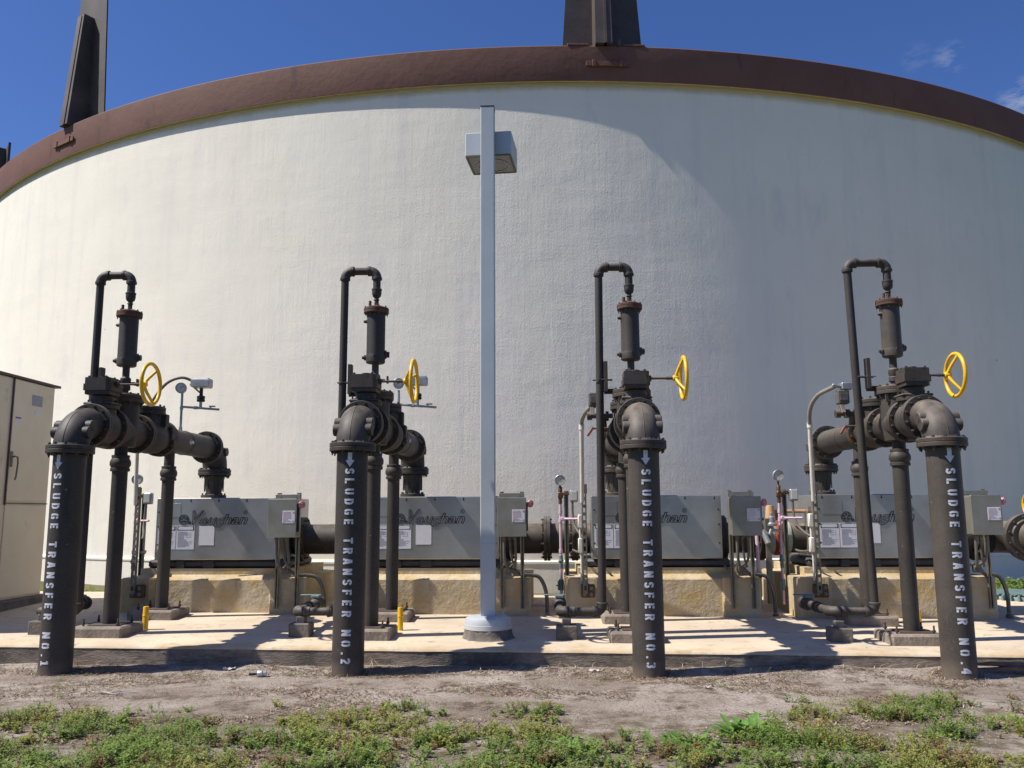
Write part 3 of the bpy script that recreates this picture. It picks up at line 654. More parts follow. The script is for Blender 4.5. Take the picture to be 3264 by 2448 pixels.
# yellow stub markers
b=MB(); b.lathe([(.034,-.02),(.034,.26),(.03,.27)],(0,0,0),(0,0,1),18); b.lathe([(.034,.15),(.037,.155),(.037,.17),(.034,.175)],(0,0,0),(0,0,1),18); ym=b.mesh('marker',M['yellow'])
for k,(x,y) in enumerate(((-4.86,10.5),(-1.81,10.62),(0,0),(4.34,10.8))):
    if k==2: continue
    thing('yellow_stub','short yellow pipe stub on the slab beside the front post of pipe %s'%wh[k],'marker post',(x,y,slab_z(x,y)),'yellow stubs on the slab',0,ym)

# ------------------------------------------------------------------ plinths, pumps
YP=12.1
def plinth_mesh():
    b=MB(); z0=-.25
    def lump(m,amp=.006): return m
    # centre body with sloped ledge and curb
    b.prism([(11.95,z0),(11.95,.725),(11.975,.745),(12.12,.79),(12.12,.872),(13.75,.872),(13.75,z0)],(-.60,0,0),(0,1,0),(0,0,1),(1,0,0),2.15)
    b.v=[(x,y,z) for x,y,z in b.v]
    def block(x0,x1,yf,c):
        b.prism([(x0+c,yf),(x1-c,yf),(x1,yf+c),(x1,13.78),(x0,13.78),(x0,yf+c)],(0,0,z0),(1,0,0),(0,1,0),(0,0,1),.25+.745)
        b.prism([(x0+c+.012,yf+.012),(x1-c-.012,yf+.012),(x1-.012,yf+c+.012),(x1-.012,13.76),(x0+.012,13.76),(x0+.012,yf+c+.012)],(0,0,.745),(1,0,0),(0,1,0),(0,0,1),.012)
    block(-.78,-.30,11.88,.06); block(1.30,1.80,11.88,.02)
    return b.mesh('plinth',M['plinth'],20)
plm=plinth_mesh()
HX0,HX1=-.41,1.36
b=MB(); b.box(((HX0+HX1)/2,YP+.70,1.418),(HX1-HX0,1.40,.856),.01); hous=b.mesh('housing',M['brushed'],30)
b=MB(); b.box(((HX0+HX1)/2,YP-.003,1.418),(HX1-HX0-.012,.008,.84),.003)
panel=b.mesh('front_panel',M['brushed'],30)
b=MB()
for i in range(5):
    x=HX0+.09+(HX1-HX0-.18)*i/4; y=YP-.0085; b.lathe([(.012,0),(.012,.002)],(x,y,1.80),(0,-1,0),12); b.box((x,y,1.818),(.010,.003,.03),.001)
for z in(1.2,1.45,1.65): b.lathe([(.012,0),(.012,.004)],(HX0+.04,YP-.0085,z),(0,-1,0),10); b.lathe([(.012,0),(.012,.004)],(HX1-.04,YP-.0085,z),(0,-1,0),10)
slots=b.mesh('slots',M['black'],30)
b=MB(); b.box((.48,YP+.65,.93),(2.0,1.20,.118),.035); b.box((-.05,YP+.04,.93),(.12,.05,.1),.01); b.box((.35,YP+.045,.93),(.16,.05,.1),.01); skid=b.mesh('skid',M['skid'],40)
# documents on the panel
YS=YP-.0095
def sticker(x0,x1,z0,z1,m,y=YS): q=MB(); q.box(((x0+x1)/2,y,(z0+z1)/2),(x1-x0,.003,z1-z0),.001); return q.mesh('sheet',M[m],30)
docs=[]
for x in(-.37,-.105):
    q=MB()
    def oval(c,w,h,y):
        r=h/2; pts=[(c[0]-w/2+r+r*cos(a),c[1]+r*sin(a)) for a in [pi/2+pi*i/8 for i in range(9)]]+[(c[0]+w/2-r+r*cos(a),c[1]+r*sin(a)) for a in [-pi/2+pi*i/8 for i in range(9)]]
        return [(px,y,pz) for px,pz in pts]
    q.box((x+.1275,YS-.002,1.425),(.235,.002,.055),.0005); ink1=q
    o=MB(); P=oval((x+.1275,1.425),.215,.042,YS-.0036); o.add(P,[tuple(range(len(P)))])
    L=MB(); z=1.375
    rr=random.Random(3)
    while z>1.16:
        w=.10+.11*rr.random(); 
        if not(1.27<z<1.33): L.box((x+.02+w/2,YS-.002,z),(w,.0015,.0055),.0003)
        else: L.box((x+.065,YS-.002,z),(.09,.0015,.0055),.0003)
        z-=.0135
    L.box((x+.17,YS-.002,1.305),(.07,.0015,.004),.0003); L.box((x+.137,YS-.002,1.335),(.004,.0015,.06),.0003); L.box((x+.203,YS-.002,1.335),(.004,.0015,.06),.0003)
    docs.append((sticker(x,x+.255,1.135,1.46,'white'),ink1.mesh('header',M['ink']),o.mesh('oval',M['white']),L.mesh('print_lines',M['greyink'])))
blank=sticker(.215,.43,1.19,1.455,'white'); plate=sticker(-.33,-.06,1.58,1.77,'brushed')
# raised outlined name and emblem
def text_mesh(body,size,shear,bev,name,mat,fill=False,offs=0.0,sx=1.0):
    cu=bpy.data.curves.new(name,'FONT'); cu.body=body; cu.size=size; cu.shear=shear; cu.fill_mode='NONE' if not fill else 'FRONT'; cu.bevel_depth=bev; cu.bevel_resolution=1; cu.offset=offs; cu.resolution_u=4
    ob=bpy.data.objects.new(name,cu); COL.objects.link(ob); bpy.context.view_layer.update()
    me=bpy.data.meshes.new_from_object(ob.evaluated_get(bpy.context.evaluated_depsgraph_get())); me.name=name
    bpy.data.objects.remove(ob)
    for v in me.vertices: v.co=(v.co.x*sx,-v.co.z,v.co.y)
    me.materials.clear(); me.materials.append(M[mat]); return me
name_me=text_mesh('aughan',.19,.30,.0044,'panel_name','ink',offs=.003,sx=1.28)
v_me=text_mesh('V',.27,.42,.0044,'panel_initial','ink',offs=.003,sx=.9)
r_me=text_mesh('R',.045,0,.0,'mark_letter','ink',True)
def emblem():
    b=MB(); c=V((0,0,0))
    b.torus(c,(0,1,0),.068,.0055,36,6); b.torus(c,(0,1,0),.052,.0035,36,6)
    for k in range(5):
        a=radians(90+72*k); pts=[]
        for (r,da) in((.014,-.35),(.042,-.42),(.045,0),(.042,.42),(.014,.35)): pts.append((r*cos(a+da),r*sin(a+da)))
        b.prism(pts,(0,-.002,0),(1,0,0),(0,0,1),(0,-1,0),.003)
    b.torus((.085,0,-.045),(0,1,0),.018,.004,20,6); b.prism([(.01*cos(t),.01*sin(t)) for t in [pi*i/4 for i in range(8)]],(.085,-.002,-.045),(1,0,0),(0,0,1),(0,-1,0),.003)
    return b.mesh('emblem',M['ink'])
emb=emblem(); b=MB(); b.torus((0,0,0),(0,1,0),.026,.003,24,6); rring=b.mesh('mark_ring',M['ink'])
PX=AX
for k in range(4):
    thing('concrete_plinth','stepped tan concrete plinth carrying the pump behind pipe %s'%wh[k],'plinth',(PX[k],0,0),'stepped pump plinths',0,plm)
    t=thing('pump_unit','boxed stainless pump with outlined name panel behind pipe %s'%wh[k],'pump',(PX[k],0,0),'boxed sludge pumps')
    link('housing',hous,t); fp=link('front_panel',panel,t); link('fixing_slots',slots,fp); link('skid',skid,t)
    for s_,hd,ov,ln in docs:
        d=link('instruction_sheet',s_,t); link('header',hd,d); link('oval',ov,d); link('print_lines',ln,d)
    link('blank_label',blank,t); link('data_plate',plate,t)
    link('emblem',emb,t,(-.01,YP-.011,1.545))
    nm=link('panel_name',v_me,t,(.045,YP-.011,1.482)); link('name_letters',name_me,nm,(.160,0,0)); link('mark_ring',rring,t,(.86,YP-.011,1.64)); link('mark_letter',r_me,t,(.847,YP-.011,1.625))

# ------------------------------------------------------------------ control panels
def channel(b,x,y,z0,z1,w=.045,d=.042,t=.005,slots=False):
    h=z1-z0;zc=(z0+z1)/2
    b.box((x-w/2,y,zc),(t,d,h),.001); b.box((x+w/2,y,zc),(t,d,h),.001); b.box((x,y+d/2,zc),(w+t,t,h),.001)
    b.box((x-w/2+.008,y-d/2,zc),(.012,t,h),.001); b.box((x+w/2-.008,y-d/2,zc),(.012,t,h),.001)
b=MB(); channel(b,1.42,11.825,.36,1.90); s1=b.mesh('strut',M['steel'],30)
b=MB(); channel(b,1.69,11.825,.36,1.90); s2=b.mesh('strut',M['steel'],30)
b=MB()
for x in(1.42,1.69):
    for z in(.45,.62,.8): b.lathe([(.012,0),(.012,.012)],(x,11.842,z),(0,-1,0),8); b.box((x,11.845,z+.1),(.02,.002,.045),.0005)
sb=b.mesh('strut_bolts',M['steel'],30)
b=MB(); b.box((1.565,11.62,1.56),(.37,.24,.50),.012); enc=b.mesh('enclosure',M['enc'],30)
b=MB(); b.box((1.565,11.493,1.562),(.385,.014,.505),.005); dor=b.mesh('enclosure_door',M['enc'],30)
b=MB(); b.box((1.555,11.76,1.842),(.34,.012,.075),.003); b.lathe([(.018,0),(.018,.01)],(1.45,11.754,1.84),(0,-1,0),10); b.lathe([(.018,0),(.018,.01)],(1.66,11.754,1.84),(0,-1,0),10); mt=b.mesh('mounting_tab',M['enc'],30)
stk=sticker(1.572,1.737,1.495,1.658,'white',11.484)
b=MB(); rr=random.Random(5)
for i in range(9):
    w=.06+.06*rr.random(); b.box((1.580+w/2,11.4815,1.642-.0155*i),(w,.0012,.005),.0003)
ln=b.mesh('sticker_lines',M['palepink'])
b=MB()
for z in(1.637,1.52): b.box((1.718,11.4815,z),(.022,.0012,.022),.0005)
b.box((1.588,11.4815,1.51),(.015,.0012,.02),.0005); mk=b.mesh('sticker_marks',M['pinkink'])
b=MB(); b.lathe([(.018,0),(.018,.05)],(1.752,11.56,1.735),(1,0,0),14); b.box((1.765,11.56,1.56),(.022,.05,.36),.006); hb=b.mesh('handle_base',M['black'],30)
b=MB(); b.lathe([(.03,.0),(.047,.008),(.05,.02),(.047,.04),(.035,.045)],(1.79,11.56,1.735),(.75,-.65,0),24); b.torus(V((1.79,11.56,1.735))+V((.75,-.65,0)).normalized()*.046,(.75,-.65,0),.028,.005,20,6); hn=b.mesh('disconnect_knob',M['pinkred'],40)
b=MB()
b.stube([(1.46,11.62,1.31),(1.46,11.63,1.1),(1.48,11.68,.95),(1.54,11.76,.86),(1.60,11.80,.84)],.02,12)
b.stube([(1.60,11.62,1.31),(1.61,11.66,1.1),(1.60,11.72,.98),(1.53,11.80,.90),(1.50,11.84,.86)],.018,12)
b.stube([(1.53,11.65,1.31),(1.55,11.68,1.05),(1.6,11.75,.9)],.015,10)
for x in(1.46,1.53,1.60): b.cyl((x,11.62,1.27),(x,11.62,1.315),.026)
b.stube([(1.58,11.83,.86),(1.68,11.93,.79),(1.78,12.0,.785),(1.90,12.03,.76),(1.97,12.04,.66),(2.01,12.05,.5),(2.015,12.05,.28)],.026,12); b.lathe([(.05,.22),(.035,.27)],(2.015,12.05,0),(0,0,1),12); b.box((1.54,11.83,.87),(.12,.04,.10),.015)
b.tube([(1.46,11.70,.95),(1.38,11.9,.85),(1.36,12.0,.9)],.016,8)
cond=b.mesh('conduits',M['hose'],60)
loc_cp=['right of the pump behind pipe NO.1','just right of the grey lamp pole','between pipes NO.3 and NO.4','far right beside pipe NO.4']
for k in range(4):
    t=thing('control_panel','stainless control box with pink sticker, '+loc_cp[k],'control box',(PX[k],0,0),'control boxes on struts')
    link('strut',s1,t); link('strut',s2,t); link('strut_bolts',sb,t); e=link('enclosure',enc,t); link('enclosure_door',dor,e); st=link('warning_sticker',stk,t); link('sticker_lines',ln,st); link('sticker_marks',mk,st)
    link('mounting_tab',mt,t); h_=link('disconnect_handle',hb,t); link('disconnect_knob',hn,h_); link('conduit',cond,t)

# ------------------------------------------------------------------ instrument stands
def perforated(x,y,z0,z1,w=.06,d=.045):
    # slotted channel: ladder of webs with real openings, two legs
    b=MB(); t=.005; nst=int((z1-z0)/.095); st=(z1-z0)/nst
    for i in range(nst):
        za=z0+i*st
        b.box((x,y,za+st*.22),(w,t,st*.44),.0005); 
        for sx in(-1,1): b.box((x+sx*w*.375,y,za+st*.72),(w*.25,t,st*.58),.0005)
    for sx in(-1,1): b.box((x+sx*w/2,y+d/2,(z0+z1)/2),(t,d,z1-z0),.0005)
    return b
b=perforated(-.52,11.74,.56,1.98); b.box((-.52,11.735,1.93),(.085,.012,.13),.003); isl=b.mesh('slotted_strut',M['steel'],30)
b=MB(); channel(b,-.745,12.43,.3,1.92,.055,.05); ipost=b.mesh('post',M['steel'],30)
b=MB(); b.box((-.485,11.83,.59),(.18,.10,.17),.01); tb=b.mesh('terminal_box',M['brass'],30)
b=MB()
for x in(-.53,-.44):
    for z in(.55,.63): b.lathe([(.026,0),(.026,.012),(.012,.016)],(x,11.78,z),(0,-1,0),16)
tk=b.mesh('knockouts',M['steel'],40)
b=MB(); b.lathe([(.022,1.90),(.03,1.905),(.03,1.97),(.022,1.98)],(-.83,12.36,0),(0,0,1),12); b.box((-.825,12.36,1.86),(.075,.07,.09),.01); b.cyl((-.83,12.36,1.74),(-.83,12.36,1.84),.026); b.box((-.75,12.34,1.88),(.09,.04,.05),.006); b.cyl((-.83,12.36,1.96),(-.83,12.36,2.04),.014); fit=b.mesh('brass_fittings',M['brass'],40)
b=MB(); b.box((-.64,12.32,1.845),(.115,.10,.165),.015); jb=b.mesh('switch_box',M['bronze'],30)
b=MB(); b.box((-.64,12.265,1.85),(.085,.008,.125),.003); jw=b.mesh('switch_window',M['dial'],30)
b=MB(); b.stube([(-.66,12.3,1.77),(-.66,12.28,1.6),(-.64,12.22,1.45),(-.58,12.1,1.34),(-.52,11.95,1.28)],.017,10); b.stube([(-.66,12.36,1.10),(-.60,12.2,1.08),(-.54,11.95,1.1)],.017,10); icn=b.mesh('conduit',M['hose'],60)
b=MB(); b.box((-.575,11.80,1.50),(.06,.09,.18),.012); b.box((-.575,11.80,1.18),(.06,.09,.20),.012)
b.cyl((-.575,11.80,1.28),(-.575,11.80,1.42),.016,None,12); b.cyl((-.565,11.80,.72),(-.565,11.80,1.08),.014,None,12); cb=b.mesh('conduit_box',M['offwhite'],40)
b=MB(); b.cyl((-.83,12.36,1.02),(-.83,12.36,1.74),.02,None,14); b.cyl((-.83,12.36,.36),(-.83,12.36,.86),.021,None,14); b.cyl((-.83,12.36,1.53),(-.56,12.2,1.53),.016,None,12)
for z in(1.48,1.60,1.06): b.lathe([(.027,0),(.027,.05)],(-.83,12.36,z),(0,0,1),14)
b.box((-.79,12.34,1.53),(.07,.05,.055),.008); ppk=b.mesh('lilac_pipe',M['pink'],40)
b=MB(); b.cyl((-.83,12.36,.85),(-.83,12.36,1.03),.026); b.lathe([(.03,.93),(.04,.95),(.03,.98)],(-.83,12.36,0),(0,0,1),12); b.box((-.87,12.33,.62),(.02,.02,.13),.004); b.cyl((-.83,12.36,.55),(-.83,12.36,.70),.032); b.cyl((-.83,12.36,.62),(-.90,12.33,.62),.01); pv=b.mesh('ball_valve',M['teal'],40)
b=MB(); b.cyl((-.83,12.36,.36),(-1.9,12.36,.34),.024,None,14); b.lathe([(.032,0),(.032,.06)],(-.86,12.36,.36),(-1,0,0),14); pfl=b.mesh('floor_pipe',M['pink'],40)
lbl=['instrument stand with gauge and slotted strut behind pipe NO.1','instrument stand mostly hidden behind pipe NO.2','instrument stand with round gauge and lilac pipe left of pipe NO.3','instrument stand with lilac pipes and grey regulator left of pipe NO.4']
WC=[None,None,[(-.545,11.78,1.9),(-.55,11.79,2.75),(-.555,11.5,2.8)],[(-.53,11.78,1.9),(-.60,11.75,2.72)]]
for k in range(4):
    t=thing('instrument_stand',lbl[k],'instrument stand',(PX[k],0,0),'instrument stands beside the pumps')
    link('slotted_strut',isl,t); link('post',ipost,t); te=link('terminal_box',tb,t); link('knockouts',tk,te)
    link('brass_fittings',fit,t); gauge(t,(-.83,12.33,2.12 if k!=2 else 2.07)); jj=link('switch_box',jb,t); link('switch_window',jw,jj); link('flexible_conduit',icn,t)
    if k>1: link('conduit_box',cb,t)
    if k!=1:
        l_=link('lilac_pipe',ppk,t); link('ball_valve',pv,l_)
    if k==2: link('floor_pipe',pfl,t)
    b=MB()
    if k==0: b.cyl((-.53,11.70,1.75),(-.53,11.66,2.62),.026,None,12)
    if k>=2:
        x1=-.545 if k==2 else -.605; zt=2.72
        b.cyl((-.545,11.72,1.75),(x1,11.50,zt),.028,None,14); b.lathe([(.036,0),(.036,.07)],(x1,11.50,zt-.02),(0,0,1),14)
    if b.v: link('white_conduit',b.mesh('white_conduit',M['offwhite'],40),t)
    if k>=2:
        h=MB()
        if k==2: h.stube([(x1,11.5,zt),(x1+.005,11.45,zt+.10),(x1+.04,11.2,zt+.17),(x1+.10,10.85,2.93)],.028,10)
        else: h.stube([(x1,11.5,zt),(x1-.015,11.45,zt+.12),(x1-.01,11.35,zt+.26),(x1+.04,11.2,3.09),(x1+.10,10.95,3.13),(x1+.12,10.78,3.14)],.028,10)
        link('flexible_conduit',h.mesh('hose_loop',M['flex'],60),t)
    if k==3:
        b=MB(); b.box((-1.02,12.3,.95),(.075,.06,1.15),.004); link('post',b.mesh('channel_post',M['steel'],30),t)
        b=MB(); b.lathe([(.075,1.60),(.07,1.63),(.055,1.80),(.048,1.82),(.02,1.825)],(-.94,12.45,-.12),(0,0,1),24); link('orange_cap',b.mesh('orange_cap',M['conebrown'],40),t)
        b=MB(); b.lathe([(.065,1.42),(.07,1.425),(.07,1.45),(.05,1.47),(.045,1.54),(.02,1.56),(.018,1.60),(.005,1.61)],(-.96,12.3,0),(0,0,1),20); b.tube([(-1.16,12.3,1.36),(-1.08,12.3,1.34),(-1.0,12.28,1.30),(-.96,12.3,1.40)],.035,12); b.cyl((-1.08,12.3,1.34),(-1.03,12.24,1.18),.04,.045); b.cyl((-.96,12.3,1.36),(-.82,12.33,1.36),.02); link('regulator',b.mesh('regulator',M['bronze'],40),t)
        b=MB(); b.cyl((-1.17,12.3,.78),(-1.17,12.3,1.36),.026,None,14); link('lilac_pipe',b.mesh('lilac_riser',M['pink'],40),t)
        b=MB(); b.cyl((-1.17,12.3,.30),(-1.17,12.3,.80),.03,None,14); b.lathe([(.045,.72),(.045,.80)],(-1.17,12.3,0),(0,0,1),14); link('riser_boot',b.mesh('riser_boot',M['hose'],40),t)
        b=MB(); b.box((-1.17,12.6,1.62),(.30,.05,.045),.01); link('valve_lever',b.mesh('rust_lever',M['rust'],30),t)
        b=MB(); b.box((-.55,12.6,1.62),(.30,.06,.05),.015); link('valve_lever',b.mesh('orange_lever',M['conebrown'],30),t)

# ------------------------------------------------------------------ suction pipes between the pumps
YS_=12.80; ZS=1.25
def run(k,xa,xb,flanges,label,extra=None):
    t=thing('suction_pipe',label,'pipe',(PX[k],YS_,ZS),'fat suction pipes between the pumps')
    b=MB(); b.lathe([(.215,xa),(.215,xb)],(0,0,0),(1,0,0),36); link('barrel',M_(b,'barrel'),t)
    for x in flanges:
        f=MB(); f.flange((0,0,0),(1,0,0),.32,.045,12); link('flange',M_(f,'big_flange','flange'),t,(x,0,0))
    s=MB(); s.box(((xa+xb)/2+.25,0,-.37),(.30,.42,.3),.02); s.box(((xa+xb)/2+.25,-.15,-.16),(.28,.03,.14),.01); s.prism([(-.15,-.2),(.15,-.2),(.17,.1),(-.17,.1)],((xa+xb)/2+.25,.17,-.40),(1,0,0),(0,0,1),(0,-1,0),.1)
    return t
run(0,HX1,3.042+HX0,[HX1+.12],'dark suction pipe running from pump NO.1 to behind pipe NO.2')
b=MB(); b.box((0,0,0),(.22,.5,1.0),.03); thing('concrete_saddle','pale yellow concrete saddle under the suction pipe beside pipe NO.2','pipe saddle',(PX[0]+2.36,YS_,.60),None,0,b.mesh('saddle',M['plinth'],30))
run(1,HX1,3.042+HX0,[HX1+.12,2.02,2.42],'dark flanged suction pipe between the lamp pole and pump NO.3')
t=run(2,HX1,3.042+HX0,[HX1+.12,2.02],'dark suction pipe with red valve ring left of pump NO.4')
b=MB(); b.lathe([(.235,2.20),(.25,2.22),(.25,2.30),(.235,2.32)],(0,0,0),(1,0,0),32); link('valve_ring',b.mesh('red_ring',M['orange'],40),t)
b=MB(); b.lathe([(.232,2.32),(.238,2.33),(.238,2.42),(.232,2.43)],(0,0,0),(1,0,0),32); b.lathe([(.232,2.09),(.238,2.1),(.238,2.19),(.232,2.2)],(0,0,0),(1,0,0),32); link('valve_body',b.mesh('pale_ring',M['palegreen'],40),t)
b=MB(); b.cyl((2.25,0,.2),(2.25,0,.40),.05); b.box((2.25,0,.36),(.14,.1,.06),.01); link('actuator_neck',b.mesh('neck',M['hose'],40),t)
t=thing('suction_pipe','dark flanged elbow with a yellow handwheel at the right edge of the photo','pipe',(PX[3]+2.55,YS_,ZS),'fat suction pipes between the pumps')
b=MB(); b.lathe([(.215,-1.2),(.215,-.5)],(0,0,0),(1,0,0),32); b.arc((-.35,-.35,0),(0,1,0),(1,0,0),.35,.225,12,32); b.lathe([(.215,.0),(.215,.05)],(0,-.35,0),(0,-1,0),32); link('barrel',M_(b,'elbow_barrel'),t)
b=MB(); b.flange((-.02,-.42,0),(0,-1,0),.33,.045,12); link('flange',M_(b,'elbow_flange'),t); b=MB(); b.lathe([(.215,0),(.215,.5)],(0,-.47,0),(.25,-1,0),32); link('spool',M_(b,'spool_r'),t)
b=MB(); b.flange((-.55,0,0),(1,0,0),.33,.045,12); link('flange',M_(b,'elbow_flange_b'),t)
b=MB(); b.torus((0,0,0),(1,0,0),.15,.018,40,10); b.lathe([(.03,-.06),(.03,.02)],(0,0,0),(1,0,0),14)
for k in range(3):
    a=2*pi*k/3+.3; b.tube([V((-.04,0,0)),V((0,sin(a)*.15,cos(a)*.15))],.014,8)
link('handwheel',b.mesh('small_wheel',M['yellow'],60),t,(-.02,-.5,.44))
b=MB(); b.cyl((.12,-.5,.2),(.12,-.5,.5),.05); b.box((.14,-.5,.45),(.2,.14,.12),.015); link('gearbox',M_(b,'small_gear'),t)

# ------------------------------------------------------------------ lamp post
LX,LY=-.729,10.20; lz=slab_z(LX,LY)
t=thing('lamp_post','tall square blue-grey lamp pole with boxy floodlight on round base','lamp post',(LX,LY,0))
b=MB(); b.box((0,0,(lz+.2+6.60)/2),(.169,.169,6.60-lz-.2),.008); pole=link('pole',b.mesh('pole',M['gal'],30),t)
b=MB(); b.box((0,0,6.605),(.175,.175,.014),.003); link('pole_cap',b.mesh('pole_cap',M['brown_trim'],30),pole)
b=MB(); b.box((0,-.085,1.09),(.160,.006,.36),.002)
for z in(.95,1.22): b.lathe([(.011,0),(.011,.004)],(0,-.088,z),(0,-1,0),12)
link('hand_hole_cover',b.mesh('cover',M['gal'],30),pole)
b=MB(); b.lathe([(.272,.0),(.272,.05),(.267,.053),(.267,.08),(.252,.118),(.215,.138),(.10,.145)],(0,0,lz+.10),(0,0,1),44); b.cyl((.17,.05,lz+.22),(.17,.05,lz+.29),.014); link('base_cover',b.mesh('base_cover',M['gal'],40),t)
b=MB(); P=[];F=[]; ns=48
rows=[(.255,.125),(.268,.09),(.274,.05),(.285,.01),(.31,-.012)]
for r,z in rows:
    for i in range(ns):
        a=2*pi*i/ns; w=1+noise.noise(V((cos(a)*3.2,sin(a)*3.2,z*9)))*.07; P.append((r*w*cos(a),r*w*sin(a),lz+z*(1+.3*noise.noise(V((cos(a)*4,sin(a)*4,1))))))
for k in range(len(rows)-1):
    for i in range(ns): F.append((k*ns+i,(k+1)*ns+i,(k+1)*ns+(i+1)%ns,k*ns+(i+1)%ns))
b.add(P,F); link('grout_mound',b.mesh('grout',M['darkpad'],60),t)
R3=Matrix.Rotation(radians(-5),3,'Z'); hc=V((.02,.41,6.20))
b=MB(); b.box(hc,(.585,.60,.31),.012,R3); head=link('lamp_head',b.mesh('lamp_head',M['gal'],30),t)
b=MB()
for x,y,sx,sy in((0,-.285,.57,.028),(0,.285,.57,.028),(-.275,0,.028,.54),(.275,0,.028,.54)): b.box(hc+R3@V((x,y,-.158)),(sx,sy,.012),.002,R3)
link('lens_frame',b.mesh('lens_frame',M['hose'],30),head)
b=MB(); b.box(hc+R3@V((0,0,-.1565)),(.52,.54,.004),.001,R3); gl=link('lens',b.mesh('lens',M['glass'],30),head)
b=MB(); b.torus(hc+R3@V((.02,.02,-.160)),(0,0,1),.20,.007,36,6); link('reflector_ring',b.mesh('reflector',M['bronze'],60),gl)
b=MB(); b.box((0,.10,6.20),(.10,.06,.12),.006); link('arm',b.mesh('arm',M['gal'],30),t)

# ------------------------------------------------------------------ cabinet
CX=-7.6
b=MB(); b.box((CX-.75,11.45,.28),(1.7,3.3,.34),.02); thing('concrete_footing','weathered concrete footing under the cream cabinet','concrete base',(0,0,0),None,0,b.mesh('cabinet_base',M['darkpad'],30))
t=thing('cabinet','tall cream metal cabinet with brown roof edge at the left edge','cabinet',(CX-.7,11.4,.45))
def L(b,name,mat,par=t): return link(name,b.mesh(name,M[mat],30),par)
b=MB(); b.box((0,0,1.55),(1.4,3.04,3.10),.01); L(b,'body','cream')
b=MB(); b.prism([(-.9,3.105),(.735,3.105),(.735,3.14),(-.9,3.3)],(0,-1.7,0),(1,0,0),(0,0,1),(0,1,0),3.32); L(b,'roof','brown_trim')
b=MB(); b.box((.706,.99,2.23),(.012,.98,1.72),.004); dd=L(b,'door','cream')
b=MB(); b.box((.712,.48,2.2),(.02,.03,1.78),.004); b.box((.706,1.0,1.335),(.016,1.03,.014),.002); L(b,'door_frame','brown_trim')
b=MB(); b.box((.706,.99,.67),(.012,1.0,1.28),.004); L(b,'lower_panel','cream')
b=MB(); b.box((.716,.545,1.95),(.014,.06,.22),.01); b.tube([(.73,.545,1.98),(.765,.545,1.99),(.77,.60,1.98),(.77,.615,1.90),(.765,.60,1.70),(.76,.585,1.66)],.012,10); link('handle',b.mesh('door_handle',M['steel'],40),dd)
for y,z,w,h,m in((1.06,2.84,.26,.16,'greyink'),(1.08,2.66,.11,.07,'white'),(.63,2.52,.14,.08,'white')):
    b=MB(); b.box((.7135,y,z),(.003,w,h),.001); L(b,'notice',m,dd)
b=MB(); b.box((.7155,.63,2.545),(.002,.13,.02),.0005); L(b,'notice_strip','orange',dd)

# ------------------------------------------------------------------ loose things on the ground
t=thing('pipe_plug','small grey metal pipe plug lying on the sand before the slab','pipe plug',(-2.93,8.9,ground_z(-2.93,8.9)+.03))
b=MB(); b.lathe([(.032,0),(.036,.005),(.036,.05),(.03,.055),(.03,.075),(.036,.08),(.036,.09)],(-.02,0,0),(1,.2,0),18); link('plug_body',b.mesh('plug_body',M['bronze'],40),t)
b=MB(); b.cyl((-.10,-.015,.0),(-.02,0,0),.014); link('plug_stem',b.mesh('plug_stem',M['black'],40),t)
b=MB(); x0,y0=-4.08,8.02; z=ground_z(x0,y0)
b.tube([(x0,y0,z+.02),(x0+.05,y0,z+.015),(x0+.12,y0-.03,z+.012),(x0+.2,y0-.01,z+.02),(x0+.34,y0+.02,z+.02)],[.018,.012,.006,.005,.003],6); b.tube([(x0+.04,y0,z+.012),(x0+.15,y0+.05,z+.02),(x0+.3,y0+.06,z+.015)],.005,6)
thing('plastic_scrap','white scrap of plastic strip lying on straw','litter',(0,0,0),None,0,b.mesh('scrap',M['rag'],60))
b=MB(); x0,y0=4.22,9.22
for i in range(9):
    w=random.uniform(-.05,.05); b.tube([(x0+.02*i,y0+w,.05),(x0+.35,y0+w*1.6-.05,.06+.02*random.random()),(x0+.8,y0+w*2-.10,.04),(x0+1.5,y0+w*3-.12,.03)],[.004,.016,.018,.006],6)
b.tube([(x0-.02,y0,.09),(x0+.15,y0-.02,.10),(x0+.5,y0-.06,.09),(x0+1.2,y0-.1,.06)],[.006,.02,.03,.012],8)
thing('dead_frond','dry brown palm frond lying by the foot of pipe NO.4','dead frond',(0,0,0),None,0,b.mesh('frond',M['dust'],60))
for i,(x,y,s) in enumerate(((1.6,8.55,.05),(2.45,8.1,.035),(3.0,8.25,.03),(.75,9.05,.06))):
    pass
def rag(x,y,s):
    b=MB(); P=[];F=[]; n=7; 
    for j in range(n):
        for i in range(n):
            P.append((x+s*(i/(n-1)-.5)*2,y+s*(j/(n-1)-.5),ground_z(x,y)+.02+s*.5*noise.noise(V((i*.8,j*.8,x)))))
    F=[(j*n+i,j*n+i+1,(j+1)*n+i+1,(j+1)*n+i) for j in range(n-1) for i in range(n-1)]; b.add(P,F); return b.mesh('rag',M['rag'],80)
thing('paper_scrap','crumpled pale paper scrap at slab foot left of pipe NO.3','litter',(0,0,0),None,0,rag(.42,9.22,.055))
thing('paper_scrap','flat white paper scrap on brown straw right of pipe NO.3','litter',(0,0,0),None,0,rag(1.42,8.35,.035))
thing('plastic_wad','grey crumpled wad in the shade between pipes NO.1 and NO.2','litter',(0,0,0),None,0,rag(-3.35,9.22,.06))
